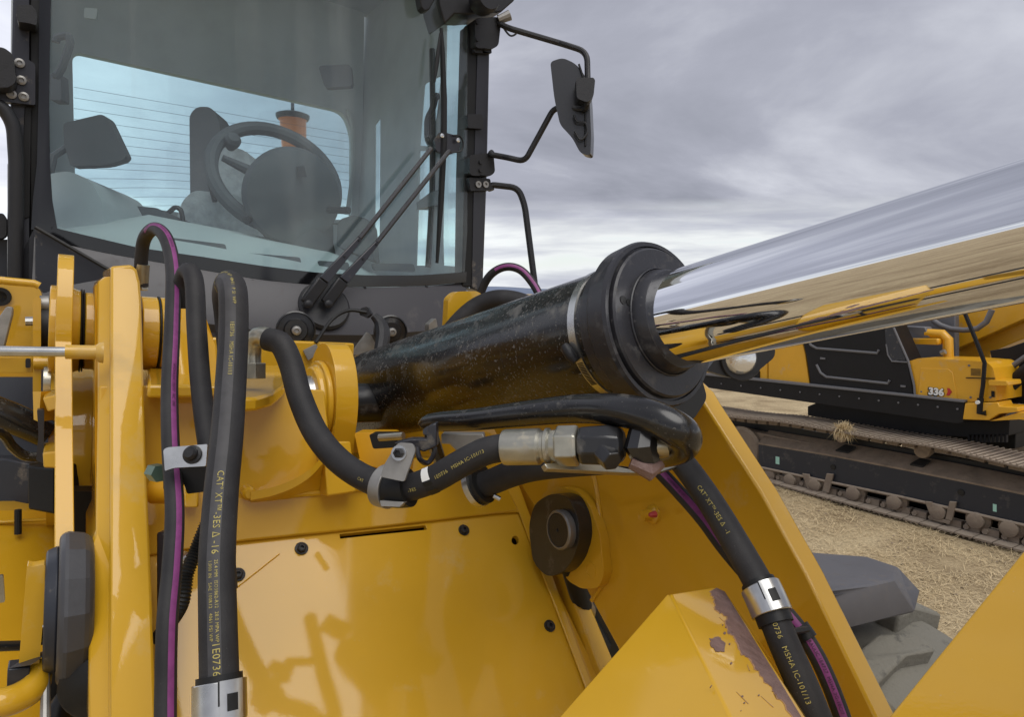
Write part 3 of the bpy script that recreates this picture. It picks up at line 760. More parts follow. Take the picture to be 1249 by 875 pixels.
# ================================================================== FRONT FRAME
PN = Plane(P(290, 662, 1.26), F * 0.707 + Wv * 0.707)      # bolted cover plate, leaning back
UPP = Plane(PN.at(290, 655) , F * 0.975 + Wv * 0.22)         # plate above it
RP = Plane(P(640, 600, 1.62), U)                            # inner face of the far tower plate
def slab(name, plane, pts, thick, m_=yellow, parent=loader, off=0.0, bev=0.003, holes=(), r=0, label=None, seg=2):
    pp = rpx(pts, r) if r else [(q[0], q[1]) for q in pts]
    return MB().prism([plane.at(x, y, off) for x, y in pp], plane.n * thick, [[plane.at(x, y, off) for x, y in h_] for h_ in holes]).build(name, m_, parent, bevel=bev, label=label, seg=seg)
def ring_px(cx, cy, rx, ry, n=16): return [(cx + rx * math.cos(2 * math.pi * k / n), cy + ry * math.sin(2 * math.pi * k / n)) for k in range(n)]

# lower bolted cover with its slot and an empty screw hole
cover = slab('cover_plate', PN, [(120, 660), (289, 640), (622, 600), (637, 630), (728, 822), (800, 1020), (120, 1100)], -0.012, holes=[ring_px(628.5, 659.5, 4.5, 5.5), [(414, 652), (452, 648), (519, 641), (521, 646.5), (452, 653.5), (415, 657.5)]])
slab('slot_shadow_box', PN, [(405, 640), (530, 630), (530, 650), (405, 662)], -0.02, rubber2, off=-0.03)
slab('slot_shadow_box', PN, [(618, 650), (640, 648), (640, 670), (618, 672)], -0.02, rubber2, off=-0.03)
for (x, y) in ((367.5, 670), (565.5, 647.5), (670, 764.5), (290, 702)):
    s1 = MB().lathe(PN.at(x, y), PN.n, [(0.0, 0.0125), (0.0035, 0.0125), (0.004, 0.009)], 20).build('washer', plastic, cover)
    MB().lathe(PN.at(x, y, 0.004), PN.n, [(0.0, 0.0088), (0.006, 0.0085), (0.0075, 0.006), (0.0075, 0.004), (0.003, 0.004), (0.003, 0)], 6).build('screw', plastic, s1, angle=20)
MB().tube([PN.at(250, 748, 0.0015), PN.at(341, 676, 0.0015)], 0.0009, 5).build('paint_scratch', yellow_far, cover)
# upper front plate, proud of the cover
slab('front_plate', UPP, [(120, 688), (289, 661.5), (452, 645), (634, 624), (604, 566), (560, 558), (436, 560), (404, 552), (396, 476), (300, 470), (120, 470)], -0.03, off=0.016, bev=0.004)
# raised flange running down the far edge of the front frame, and the strip beside it
slab('edge_flange', PN, [(626, 584), (637, 578), (732, 814), (790, 960), (776, 960), (714, 822)], 0.05, off=-0.03, bev=0.004)
slab('edge_flange_step', PN, [(560, 600), (630, 588), (716, 824), (770, 960), (757, 960), (700, 806), (632, 626), (600, 628)], 0.006, off=0.002, bev=0.002)
# body behind the plates so nothing is hollow
b0, b1 = PN.at(120, 700, -0.03), PN.at(760, 960, -0.03)
MB().prism([UPP.at(120, 500, -0.03), UPP.at(392, 500, -0.03), UPP.at(398, 580, -0.03), UPP.at(600, 580, -0.03), PN.at(634, 640, -0.04), PN.at(760, 980, -0.04), PN.at(120, 1100, -0.04), PN.at(120, 690, -0.04)], -F * 0.25).build('frame_core', yellow, loader)

# shelf above the front plate that carries the elbow fitting
TOPY = UPP.at(320, 472, 0.0)
TP = Plane(TOPY, Wv)
slab('top_shelf', TP, [(180, 470), (291, 470), (292, 486), (312, 485), (332, 480), (346, 470), (352, 460), (356, 446), (180, 444)], -0.022, bev=0.005, off=0.012)
MB().box(P(325, 440, 1.95), U * 0.25, F * 0.02, Wv * 0.06).build('cross_rail', yellow, loader, bevel=0.006)

# gusset wing below the lug
GP = Plane(P(360, 600, 1.20), (F * 0.35 + Wv * 0.94))
gus = MB()
gpts = catmull([UPP.at(x, y, d_) for (x, y, d_) in [(306, 600, 0.05), (335, 594, 0.06), (362, 583, 0.07), (385, 566, 0.08), (402, 540, 0.08), (410, 500, 0.07)]], 6)
gbk = [UPP.at(308 + (404 - 308) * i / (len(gpts) - 1), 604 - 6 * i / (len(gpts) - 1), 0.014) for i in range(len(gpts))]
gus.sheet([gpts, [a.lerp(b_, 0.5) - F * 0.004 for a, b_ in zip(gpts, gbk)], gbk], -Wv * 0.016)
gus.build('gusset', yellow, loader, fix=True)
MB().lathe(UPP.at(304, 602, 0.04), F, [(-0.03, 0.011), (0.0, 0.012), (0.006, 0.008), (0.006, 0)], 14).build('weld_nub', yellow, loader)
MB().tube([UPP.at(x, y, 0.018) for x, y in [(304, 606), (400, 601), (470, 592), (560, 580)]], 0.006, 8).build('weld_bead', yellow, loader)

MB().prism([P(*p, 1.85) for p in [(430, 470), (620, 470), (640, 640), (430, 640)]], FW * 0.05).build('inner_web', yellow, loader)
# clevis lugs either side of the cylinder foot
LC = P(391, 492, 1.52)
def lug(c, thick, r, name='clevis_lug'):
    pts = []
    for k in range(29):
        a = math.radians(-20 + 220 * k / 28)
        pts.append(c + F * r * 0.78 * math.cos(a) + Wv * r * math.sin(a))
    pts += [c - F * r * 0.6 - Wv * 0.30, c + F * r * 0.45 - Wv * 0.30]
    return MB().prism(pts, U * thick).build(name, yellow, loader, bevel=0.006, seg=3)
lug(LC, 0.048, 0.134)
lb = MB().lathe(LC, -U, [(0, 0.094), (0.012, 0.094), (0.014, 0.083), (0.026, 0.080), (0.029, 0.066), (0.029, 0)], 40).build('lug_boss', yellow, loader, bevel=0.003)
MB().lathe(LC + F * 0.01 + Wv * 0.012, -U, [(0.02, 0.050), (0.042, 0.050), (0.046, 0.046), (0.046, 0.038), (0.040, 0.036), (0.040, 0)], 32).build('pin', steel, lb)
MB().lathe(LC + U * 0.0, U, [(0.04, 0.045), (0.36, 0.045)], 24).build('pivot_pin', satin, loader)
slab('lug_web', UPP, [(384, 540), (417, 540), (424, 600), (389, 605)], 0.05, off=0.014)
# yellow ear and hose behind the cylinder (top of the far tower plate)
slab('tower_ear', Plane(P(570, 380, 2.05), F), [(543, 430), (547, 364, 4), (556, 356, 5), (582, 355, 5), (590, 361, 4), (600, 390), (600, 430)], -0.03, r=4, bev=0.004)
MB().tube(trace([(545, 412, 2.0), (566, 388, 2.0), (586, 373, 2.0), (610, 366, 1.98), (640, 372, 1.95), (680, 395, 1.9)], 8), 0.030, 16).build('hydraulic_hose', rubber, loader)
hp = trace([(583, 392, 2.1), (586, 360, 2.1), (597, 337, 2.08), (615, 326, 2.06), (634, 329, 2.05), (650, 346, 2.03), (664, 372, 2.0)], 8)
ho_ = MB().tube(hp, 0.0125, 12).build('hydraulic_hose', rubber, loader)
stripe_on_hose(hp, 0.0125, 0.17, 0.4, 0.009, 0.004, purple, ho_)
px_box('pipe_bracket', [(523, 396), (532, 388), (534, 400), (538, 410), (524, 414)], Plane(P(530, 400, 2.2), F), 0, 0.03, dullsteel)

# far tower plate
rpts = [(548, 400), (552, 392), (600, 396), (700, 430), (800, 436), (834, 462, 10), (852, 479), (861, 495), (928, 600), (983, 700), (1068, 875), (1110, 970), (820, 1000), (753, 790), (722, 733), (700, 690), (640, 600), (600, 520)]
slab('tower_plate', RP, rpts, 0.042, bev=0.004, label='thick yellow side plate with a bright rim, seen on its inner face')
# pin boss and its keeper on the plate
BC = RP.at(700, 650)
kee = slab('pin_keeper', RP, [(668, 604, 10), (686, 592, 14), (712, 596, 12), (728, 612, 10), (742, 650, 10), (747, 700, 10), (740, 716, 6), (720, 717, 6), (700, 706, 10), (688, 660, 8)], -0.022, r=8, bev=0.004)
MB().lathe(RP.at(720, 696, -0.022), -U, [(-0.004, 0.017), (0.001, 0.017), (0.001, 0.012), (-0.003, 0.011), (-0.003, 0)], 20).build('keeper_bolt', yellow, kee)
blk = slab('pin_cap', RP, [(661, 640, 10), (668, 612, 14), (690, 600, 14), (710, 604, 12), (722, 628, 12), (724, 655, 14), (716, 680, 14), (704, 696, 12), (684, 702, 12), (666, 684, 14)], -0.036, satin, off=-0.02, r=10, bev=0.006)
pc = RP.at(688, 646, -0.056)
MB().lathe(pc, -U, [(0, 0.040), (0.014, 0.040), (0.017, 0.037), (0.017, 0.0345), (0.012, 0.034), (0.012, 0)], 32).build('pin_ring', mat('ring_metal', (0.22, 0.215, 0.21), 0.35, metal=0.5), blk)
MB().lathe(pc - U * 0.013, -U, [(0, 0.0338), (0.003, 0.033), (0.003, 0.004), (0.001, 0.003), (0.001, 0)], 32).build('pin_face', plastic, blk)
MB().tube([RP.at(696, 690, -0.01), RP.at(716, 756, 0.06), RP.at(735, 790, 0.1)], 0.022, 12).build('steering_hose', rubber2, loader)
MB().lathe(RP.at(711, 741, 0.05), -U + F, [(0, 0.03), (0.02, 0.03), (0.02, 0)], 18).build('hose_end', steel, loader)
# dark hollow seen through the gap
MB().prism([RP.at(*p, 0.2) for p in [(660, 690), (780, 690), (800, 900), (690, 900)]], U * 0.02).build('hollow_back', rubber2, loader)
# grease nipple on a welded boss
gn = MB().lathe(RP.at(797, 628), -U, [(0, 0.018), (0.006, 0.017), (0.010, 0.011), (0.030, 0.010), (0.032, 0)], 20).build('grease_boss', yellow, loader)
MB().lathe(RP.at(797, 628, -0.032), -U, [(-0.004, 0.0065), (0.006, 0.005), (0.010, 0.003), (0.012, 0)], 8).build('grease_nipple', mat('red_cap', (0.45, 0.05, 0.05), 0.5), gn)
MB().tube([RP.at(x, y, -0.002) for x, y in [(722, 733), (736, 712), (741, 690), (728, 600), (720, 560)]], 0.005, 8).build('weld_bead', yellow, loader)

# ---- near tower plate, tube, flanges at the left
A = P(135, 324, 1.25); B = P(135, 900, 0.845)
fn = (A - B).normalized()
def plateL(name, at, at_b, back_t, back_b, thick, m_=yellow, bev=0.004, top=0.0):
    pts = [at_b, at, at - F * back_t + fn * top, at_b - F * back_b]
    return MB().prism(pts, U * thick).build(name, m_, loader, bevel=bev)
pts = [B, A + fn * -0.02, A - F * 0.01, A - F * 0.06, A - F * 0.12 - fn * 0.05, A - F * 0.2 - fn * 0.16, B - F * 0.55]
lp = MB()
top_w, bot_w = 0.052, 0.056
lp.prism([P(135, 325, 1.25), P(160, 323, 1.262), P(167, 329, 1.266), P(171, 345, 1.262), P(172.5, 367, 1.25), P(178, 560, 1.11), P(185.5, 730, 0.985), P(191, 905, 0.87), P(135, 905, 0.842), P(135, 700, 0.98), P(135, 500, 1.12), P(135, 365, 1.222)], -F * 0.30)
lp.build('near_tower_plate', yellow, loader, bevel=0.004, fix=True, label='thick yellow arm plate seen almost edge on')
lp = MB()
lp.prism([P(119, 344, 1.28), P(127, 338, 1.28), P(136, 337, 1.28), P(137, 500, 1.15), P(137, 700, 1.01), P(137, 905, 0.88), P(108, 905, 0.89), P(108, 820, 0.94), P(109, 668, 1.03), P(117, 648, 1.05), P(119, 500, 1.16)], -F * 0.2)
lp.build('plate_flange', yellow, loader, bevel=0.006, fix=True)
MB().prism([P(116, 350, 1.30), P(119, 345, 1.30), P(121, 420, 1.25), P(120, 640, 1.08), P(116, 640, 1.08)], -F * 0.12).build('flange_lip', yellow, loader, fix=True)
# cross tube with seal rings
def on_tube(x, cy, d0=1.36):   # a point on the tube's axis under column x
    o = P(60, cy, d0); pl = Plane(o, U.cross(Vector((0, 0, 1))).cross(U))
    t = 0
    best = None
    a, b_ = 0.0, 1.2
    for _ in range(40):
        m_ = (a + b_) / 2; q = o + U * m_; v = q - CAM
        px = 624.5 + FPX * v.dot(RT) / v.dot(FW)
        if px < x: a = m_
        else: b_ = m_
    return a, o
a0, TO = on_tube(96, 402)
def tube_seg(name, x0, x1, r, m_=yellow, cy=402, d0=1.36, par=loader, r1=None, bev=0.002, seg=48):
    s0, o = on_tube(x0, cy, d0); s1, _ = on_tube(x1, cy, d0)
    return MB().lathe(o, U, [(s0, r), (s1, r1 if r1 is not None else r)], seg).build(name, m_, par, bevel=bev)
tube_seg('pivot_tube', 84, 98, 0.088, r1=0.080)
tube_seg('seal_ring', 97, 99.2, 0.084, rubber2)
tube_seg('seal_ring', 100.2, 101.8, 0.0835, rubber2)
tube_seg('seal_gap', 98.5, 103, 0.076, rubber2)
tube_seg('pivot_tube', 102.5, 119, 0.078)
tube_seg('flange_ring', 116, 122, 0.088, r1=0.098)
tube_seg('pivot_tube', 170, 190, 0.078)
tube_seg('seal_ring', 190, 193, 0.080, rubber2)
tube_seg('pivot_tube', 193, 214, 0.078)
tube_seg('hub_flange', 58, 69, 0.088)
# tall disc plate with its rounded top
o = P(68, 402, 1.33)
dpts = []
for k in range(25):
    a = math.radians(-10 + 200 * k / 24)
    dpts.append(o + F * 0.10 * math.cos(a) + Wv * (0.146 * math.sin(a) if math.sin(a) > 0 else 0.10 * math.sin(a)))
dpts += [P(66, 800, 0.98) - F * 0.25, P(66, 800, 0.98)]
MB().prism(dpts, U * 0.026).build('pivot_plate', yellow, loader, bevel=0.005, seg=3)
lp = MB(); lp.prism([P(52, 486, 1.26), P(69, 482, 1.26), P(69, 500, 1.26), P(58, 503, 1.26)], -F * 0.1); lp.build('plate_ear', yellow, loader, fix=True, bevel=0.003)
lp = MB(); lp.prism([P(52, 553, 1.22), P(69, 551, 1.22), P(69, 572, 1.22), P(53, 571, 1.22)], -F * 0.1); lp.build('plate_ear', yellow, loader, fix=True, bevel=0.003)
# big barrel of the lift arm seen between the plates
MB().lathe(P(60, 545, 1.55), U, [(0, 0.19), (0.25, 0.19)], 48).build('arm_barrel', yellow, loader)
MB().lathe(P(60, 545, 1.55), U, [(0.06, 0.194), (0.075, 0.194)], 48).build('barrel_step', yellow, loader)
MB().prism([P(76, 600, 1.34), P(125, 600, 1.40), P(125, 700, 1.3), P(76, 700, 1.25)], -F * 0.05).build('shade_sheet', rubber2, loader)  # flat black sheet standing in for the shade deep between the plates
# what hides behind the hoses: inner yellow web between near plate and cover
MB().prism([P(185, 445, 1.5), P(265, 445, 1.56), P(265, 905, 1.25), P(185, 905, 1.2)], -F * 0.1).build('inner_web', yellow, loader, fix=True)
MB().prism([P(214, 372, 1.45), P(240, 360, 1.46), P(243, 620, 1.2), P(224, 620, 1.18)], -F * 0.08).build('inner_rib', yellow, loader, fix=True, bevel=0.004)
MB().tube([P(186, 600, 1.14), P(207, 600, 1.14)], 0.020, 20).build('small_boss', yellow_far, loader)
MB().prism([P(240, 372, 1.5), P(252, 390, 1.5), P(262, 420, 1.5), P(265, 460, 1.48), P(262, 700, 1.3), P(240, 700, 1.28)], -F * 0.05).build('inner_rib', yellow, loader, fix=True)
# chrome pin with yellow socket pointing left
MB().tube([P(-40, 428, 1.10), P(82, 429.5, 1.13)], 0.0083, 20).build('push_rod', steel, loader, label='bright steel rod crossing the left edge')
MB().tube([P(80, 429.5, 1.13), P(118, 430, 1.15)], 0.0118, 20).build('rod_socket', yellow, loader)
MB().lathe(P(116, 430, 1.15), U, [(0, 0.012), (0.006, 0.017), (0.012, 0.018)], 20).build('socket_flare', yellow, loader)

# left bracket cluster
LPl = Plane(P(20, 400, 1.45), F)
slab('left_bracket', LPl, [(-60, 347), (42, 347, 6), (51, 356, 6), (51, 460), (-60, 460)], -0.12, r=4, bev=0.004, off=-0.06)
MB().tube([LPl.at(-60, 341, 0.02), LPl.at(0, 342, 0.02), LPl.at(42, 346, 0.02), LPl.at(48, 349, 0.02)], 0.008, 12).build('bracket_rim', yellow, loader)
slab('left_clevis_plate', LPl, [(40, 365, 3), (44, 362, 3), (50, 364), (50, 480), (40, 482)], -0.05, off=0.05, r=2)
slab('left_clevis_bar', LPl, [(-60, 436), (41, 436), (41, 455), (-60, 455)], -0.03, off=0.04)
MB().tube([LPl.at(41, 443, 0.05), LPl.at(66, 443, 0.05)], 0.014, 16).build('clevis_pin', yellow, loader)
px_box('pin_bolt', [(31, 438), (37, 438), (37, 449), (31, 449)], LPl, 0.055, 0.02, plastic)
MB().prism([LPl.at(*p, 0.09) for p in [(-10, 424), (-8, 396), (8, 374), (16, 375), (16, 384), (6, 424)]], -F * 0.02).build('steel_link', dullsteel, loader, bevel=0.003)
MB().tube([LPl.at(49, 372, 0.0), LPl.at(60, 372, 0.0)], 0.02, 16).build('seal_ring', dullsteel, loader)
MB().lathe(LPl.at(47, 400, -0.01), U, [(0.0, 0.05), (0.03, 0.05)], 24).build('seal_ring', rubber2, loader)
MB().lathe(LPl.at(0, 362, -0.05), F, [(-0.02, 0.02), (0.0, 0.02), (0, 0.012), (-0.01, 0.012), (-0.01, 0)], 20).build('bracket_hole', rubber2, loader)
MB().tube([LPl.at(31, 392, 0.01), LPl.at(41, 392, 0.01)], 0.010, 10).build('pin', steel, loader)
MB().prism([P(40, 478, 1.3), P(50, 478, 1.3), P(47, 515, 1.3), P(41, 512, 1.3)], FW * 0.05).build('bracket_tail', yellow, loader, fix=True)
MB().lathe(P(53, 466, 1.35), U, [(0.0, 0.03), (0.012, 0.03)], 20).build('brass_washer', fitting, loader)

# dark cavity, boxes and pipes on the lower left
MB().prism([P(-60, 440, 1.7), P(70, 440, 1.75), P(70, 700, 1.6), P(-60, 700, 1.55)], FW * 0.05).build('dark_panel', navy, loader)
MB().prism([P(-60, 560, 1.5), P(8, 560, 1.5), P(36, 566, 1.5), P(36, 622, 1.5), P(-60, 622, 1.5)], FW * 0.06).build('valve_box', navy, loader, bevel=0.004)
MB().prism([P(33, 568, 1.35), P(66, 572, 1.35), P(66, 628, 1.35), P(34, 622, 1.35)], FW * 0.08).build('valve_cover', rubber2, loader, bevel=0.004, fix=True)
MB().tube([P(22, 622, 1.4), P(22, 652, 1.4)], 0.0065, 10).build('drain_pipe', rubber2, loader)
MB().tube([P(-60, 482, 1.3), P(10, 508, 1.35), P(56, 528, 1.4)], 0.030, 16).build('steel_pipe', blacktube, loader)
MB().tube(trace([(-40, 520, 1.2), (0, 528, 1.25), (15, 545, 1.28), (30, 556, 1.3), (52, 558, 1.32)], 8), 0.009, 10).build('drain_pipe', blacktube, loader)
px_box('pipe_clip', [(45, 500), (54, 500), (53, 566), (44, 562), (47, 530)], Plane(P(50, 530, 1.27), F), 0, 0.02, pillarm)
MB().prism([P(-80, 625, 1.35), P(70, 622, 1.5), P(70, 905, 1.2), P(-80, 905, 1.1)], FW * 0.1).build('lower_side_plate', yellow, loader, fix=True, label='yellow side plate low at the left edge')
MB().tube([P(-80, 641, 1.34), P(66, 634, 1.46)], 0.004, 6).build('plate_seam', yellow, loader)
# lever with bend
LV = Plane(P(40, 760, 0.98), F)
slab('latch_lever', LV, [(33, 690, 3), (40, 692), (55, 689, 3), (54, 740), (48, 810), (40, 822), (22, 822), (27, 760)], -0.022, r=3, bev=0.005)
MB().prism([P(10, 816, .96), P(37, 812, .96), P(47, 801, .99), P(25, 806, .99)], FW * 0.02 - Wv * 0.0).build('lever_pad', navy, loader, fix=True)
slab('lever_pad', LV, [(9, 817), (37, 814), (35, 838), (8, 843)], -0.03, navy, off=0.012, bev=0.002)
MB().tube(trace([(-30, 858, .93), (0, 858, .94), (25, 850, .96), (42, 836, .98), (44, 815, 1.0)], 8), [0.020] * 33, 14).build('lever_hook', yellow, loader)
MB().tube([P(-30, 790, 1.05), P(28, 788, 1.1)], 0.008, 12).build('lever_rod', satin, loader)
# black cam wheel edge-on
cwh = P(70, 742, 1.02)
MB().lathe(cwh, U, [(0.0, 0.108), (0.012, 0.112), (0.032, 0.108), (0.044, 0.100)], 14, a0=0.2).build('stop_cam', mat('cam_grey', (0.055, 0.055, 0.060), 0.45, var=0.2, vscale=12, bump=0.05, bscale=60), loader, bevel=0.008, seg=3, angle=20)
MB().lathe(cwh - U * 0.012, U, [(-0.004, 0.085), (0.012, 0.092)], 14, a0=0.2).build('cam_washer', navy, loader, bevel=0.003)
MB().tube([P(50, 775, 1.0), P(61, 776, 1.01)], [0.014, 0.014], 6).build('cam_bolt', steel, loader, smooth=False)
MB().tube([P(56, 800, 1.0), P(55, 900, .95)], [0.005, 0.007], 10).build('thin_cable', dullsteel, loader)
rb = MB().lathe(P(112, 842, 0.97), (F * 0.5 - Vector((0, 1, 0))), [(-0.06, 0.03), (-0.03, 0.04), (0.0, 0.045), (0.004, 0.040), (0.006, 0.028), (0.010, 0.02), (0.010, 0)], 28).build('bump_stop', rubber2, loader)
MB().tube(trace([(66, 905, 1.05), (72, 870, 1.08), (84, 850, 1.1), (95, 830, 1.1)], 6), 0.018, 12).build('corrugated_hose', rubber2, loader)
px_box('bolt_plate', [(-10, 705), (4, 703), (6, 735), (-10, 738)], Plane(P(0, 720, 1.2), F), 0, 0.01, fitting)
px_box('dark_foot', [(56, 780), (120, 790), (135, 905), (60, 905)], Plane(P(90, 850, 1.12), F), 0, 0.02, rubber2)

# ================================================================== TILT CYLINDER
HC = P(848, 383.5, 1.03); RC = P(460, 481, 1.75)
AX = (HC - RC).normalized(); LEN = (HC - RC).length; FL = LEN - 0.060
cyl = empty('tilt_cylinder', RC); cyl.parent = loader; cyl.location = RC - LROOT; WL[cyl] = RC
MB().lathe(RC, AX, [(-0.08, 0.06), (-0.06, 0.098), (-0.045, 0.109), (-0.035, 0.111), (FL - 0.070, 0.1085)], 72).build('barrel', blackpaint, cyl, label='glossy black cylinder barrel speckled with dust')
MB().lathe(RC, AX, [(-0.16, 0.075), (0.0, 0.085)], 32).build('barrel_eye', rubber2, cyl)
MB().lathe(RC, AX, [(FL - 0.272, 0.1088), (FL - 0.2705, 0.1093), (FL - 0.269, 0.1088)], 72).build('barrel_weld', blackpaint, cyl)
hc = MB().lathe(RC, AX, [(FL - 0.075, 0.105), (FL - 0.071, 0.1135), (FL - 0.052, 0.115), (FL - 0.046, 0.123), (FL - 0.038, 0.130), (FL - 0.008, 0.1325), (FL - 0.002, 0.130), (FL - 0.002, 0.1235), (FL - 0.006, 0.1225), (FL - 0.006, 0.1195), (FL + 0.002, 0.119), (FL + 0.005, 0.116), (FL + 0.005, 0.080)], 96).build('head_collar', headpaint, cyl, angle=25)
MB().lathe(RC, AX, [(FL, 0.0865), (FL + 0.0075, 0.086), (FL + 0.009, 0.0845), (FL + 0.006, 0.0835), (FL + 0.012, 0.0825), (FL + 0.022, 0.0800), (FL + 0.028, 0.0765), (FL + 0.028, 0.070)], 80).build('wiper_seal', headpaint, cyl, angle=25)
def on_head(px, py, plane_t=0.0):
    return Plane(RC + AX * (FL + 0.0052 + plane_t), AX).at(px, py)
for (x, y, r_) in ((760, 366, 0.0066), (767, 369, 0.0055)):
    MB().lathe(on_head(x, y), AX, [(-0.01, r_), (0.0008, r_), (0.0008, 0.0)], 16).build('spanner_hole', rubber2, cyl)
# band clamp with screw housing
ring = MB(); ring.lathe(RC, AX, [(FL - 0.101, 0.107), (FL - 0.101, 0.1105), (FL - 0.086, 0.1105), (FL - 0.086, 0.107)], 96)
bd = ring.build('band_clamp', steel, cyl, angle=25)
def on_barrel(px, py, rr=0.1105):
    r_ = ray(px, py); o_ = CAM - RC; a_ = r_ - AX * r_.dot(AX); b_ = o_ - AX * o_.dot(AX)
    A_, B_, C_ = a_.dot(a_), 2 * a_.dot(b_), b_.dot(b_) - rr * rr
    D_ = max(0, B_ * B_ - 4 * A_ * C_); t_ = (-B_ - math.sqrt(D_)) / (2 * A_)
    return CAM + r_ * t_
def ring_pt(th, rr, t_):
    v = on_barrel(714, 400) - RC; v = (v - AX * v.dot(AX)).normalized(); w_ = AX.cross(v).normalized()
    if w_.z > 0: w_ = -w_
    return RC + AX * t_ + (v * math.cos(th) + w_ * math.sin(th)) * rr, w_ * math.cos(th) - v * math.sin(th), v * math.cos(th) + w_ * math.sin(th)
sp_ = [ring_pt(a_, 0.1165, FL - 0.095 - 0.004 * k)[0] for k, a_ in enumerate((0.42, 0.34, 0.24, 0.16))]
MB().tube(sp_, [0.006, 0.0095, 0.0095, 0.006], 12).build('clamp_screw', plastic, cyl)
for i in range(16):
    p_, t_, n_v = ring_pt(0.47 + i * 0.026, 0.1106, FL - 0.0935)
    MB().box(p_, AX * 0.0055, t_ * 0.0008, n_v * 0.0005).build('band_slot', rubber2, cyl, smooth=False)
# chrome rod
MB().lathe(RC, AX, [(FL, 0.0738), (LEN + 1.35, 0.0738)], 96).build('piston_rod', chrome, cyl, label='mirror bright chrome piston rod')
# dark boss under the head
MB().prism([P(*p, 1.12) for p in rpx([(800, 470), (856, 462, 3), (863, 486, 8), (846, 512, 6), (800, 530)], 4)], FW * 0.05).build('port_boss', satin, cyl, bevel=0.004)

# steel tube that loops back under the barrel
tpts = trace([(518, 524, 1.13), (528, 516, 1.12), (580, 512, 1.06), (640, 505, 1.0), (700, 499, .95), (750, 500, .90), (790, 508, .865), (820, 521, .848), (834, 533, .855), (828, 545, .88), (800, 552, .93)], 8)
rr = [0.0145 + 0.0080 * min(1, k / 46) for k in range(len(tpts))]
rr[0] = 0.006; rr[1] = 0.0115; rr[2] = 0.0135
MB().tube(tpts, rr, 24).build('port_tube', blacktube, cyl, label='thick black steel tube looping under the barrel')

# hose ferrule, nut and elbow block
fp = [P(614, 546, 0.93), P(640, 544.5, 0.92), P(662, 544, 0.915)]
fd = (P(700, 544, 0.9) - P(614, 546, 0.93)).normalized()
f0 = P(615, 546, 0.935)
fe = MB().lathe(f0, fd, [(0, 0.018), (0.0, 0.0235), (0.004, 0.0245), (0.050, 0.0245), (0.054, 0.021), (0.058, 0.021), (0.060, 0.0245), (0.064, 0.0245), (0.067, 0.021), (0.072, 0.022), (0.078, 0.022)], 40).build('hose_ferrule', fitting, loader, angle=25)
MB().lathe(f0 + fd * 0.074, fd, [(0, 0.0255), (0.003, 0.0275), (0.026, 0.0275), (0.030, 0.0255)], 6, a0=0.35).build('hex_nut', fitting, fe, smooth=False, bevel=0.0015)
el = f0 + fd * 0.104
MB().lathe(el, fd, [(0, 0.021), (0.004, 0.026), (0.04, 0.028), (0.055, 0.024), (0.06, 0.016)], 8, a0=0.2).build('elbow_block', satin, loader, bevel=0.002, angle=20)
MB().tube([el + fd * 0.03 + Vector((0, -0.012, -0.004)), el + fd * 0.036 + Vector((0.004, -0.034, -0.014))], [0.017, 0.014], 6).build('elbow_plug', satin, loader, smooth=False, bevel=0.002)
c_ = el + fd * 0.075
MB().tube([c_ + Vector((0.01, -0.0, 0.024)), c_ + Vector((0.004, -0.01, 0.0)), c_ + Vector((0.016, -0.008, -0.03))], [0.018, 0.022, 0.015], 9).build('flange_clamp', satin, loader, angle=20, label='black clamp with a brown rusty underside')
MB().tube([c_ + Vector((-0.01, -0.016, -0.02)), c_ + Vector((0.014, -0.02, -0.03)), c_ + Vector((0.03, -0.014, -0.022))], [0.008, 0.013, 0.006], 8).build('rusty_lug', rust, loader)
MB().tube([c_ + Vector((0.015, -0.006, 0.0)), c_ + Vector((0.048, -0.002, 0.0))], 0.0165, 20).build('tube_sleeve', fitting, loader)
slab('mounting_strap', Plane(P(720, 570, 0.93), (F * 0.8 + Wv * 0.6)), [(664, 566), (700, 562), (790, 572), (832, 560), (838, 566), (800, 578), (760, 577), (668, 572)], -0.01, fitting, bev=0.001)

# ================================================================== HOSES
def hose(ctrl, radius, n=12, name='hydraulic_hose', m_=rubber, label=None, seg=36):
    pts = resample(trace(ctrl, n), 0.006)
    o_ = MB().tube(pts, radius, seg).build(name, m_, loader, label=label)
    return pts, o_
def near(path, px, py):
    return min(range(len(path)), key=lambda i: ((624.5 + FPX * (path[i] - CAM).dot(RT) / (path[i] - CAM).dot(FW) - px) ** 2 + (437.5 - FPX * (path[i] - CAM).dot(UP) / (path[i] - CAM).dot(FW) - py) ** 2))
def s_at(path, px, py): return near(path, px, py) * 0.006
# A: the thickest hose on the left
hA, oA = hose([(281, 430, 1.06), (277, 385, 1.05), (275, 360, 1.01), (279, 346, 0.965), (284, 356, 0.92), (285, 400, 0.90), (282, 460, 0.87), (277, 530, 0.82), (270, 600, 0.775), (265, 680, 0.73), (266, 760, 0.70), (268, 850, 0.675), (268, 910, 0.66)], 0.0186, label='thick black hydraulic hose with yellow lettering, leftmost group')
stripe_on_hose(hA, 0.0186, 0.16, 0.9, 0.013, -0.004, stripe_grey, oA)
print_on_hose(hA, 0.0186, [
    ("1E0736  28.0 MPA WP 4061 PSI WP", 0.150, 0.0042, -0.001), ("1E0736   MSHA IC-101/13", 0.27, 0.0050, -0.004),
    ("CAT\u00b0 XT\u2122-3ES \u0394 -16", s_at(hA, 271, 583), 0.0070, -0.0055),
    ("25.4 MM  ISO3862-R12  28.0 MPA WP", s_at(hA, 266, 692), 0.0033, -0.0025), ("1,000 IN   SAE 100R12   4061 PSI WP", s_at(hA, 266, 692), 0.0033, -0.0080),
    ("1E0736", s_at(hA, 266, 788), 0.0070, -0.0055)], hoseink, oA)
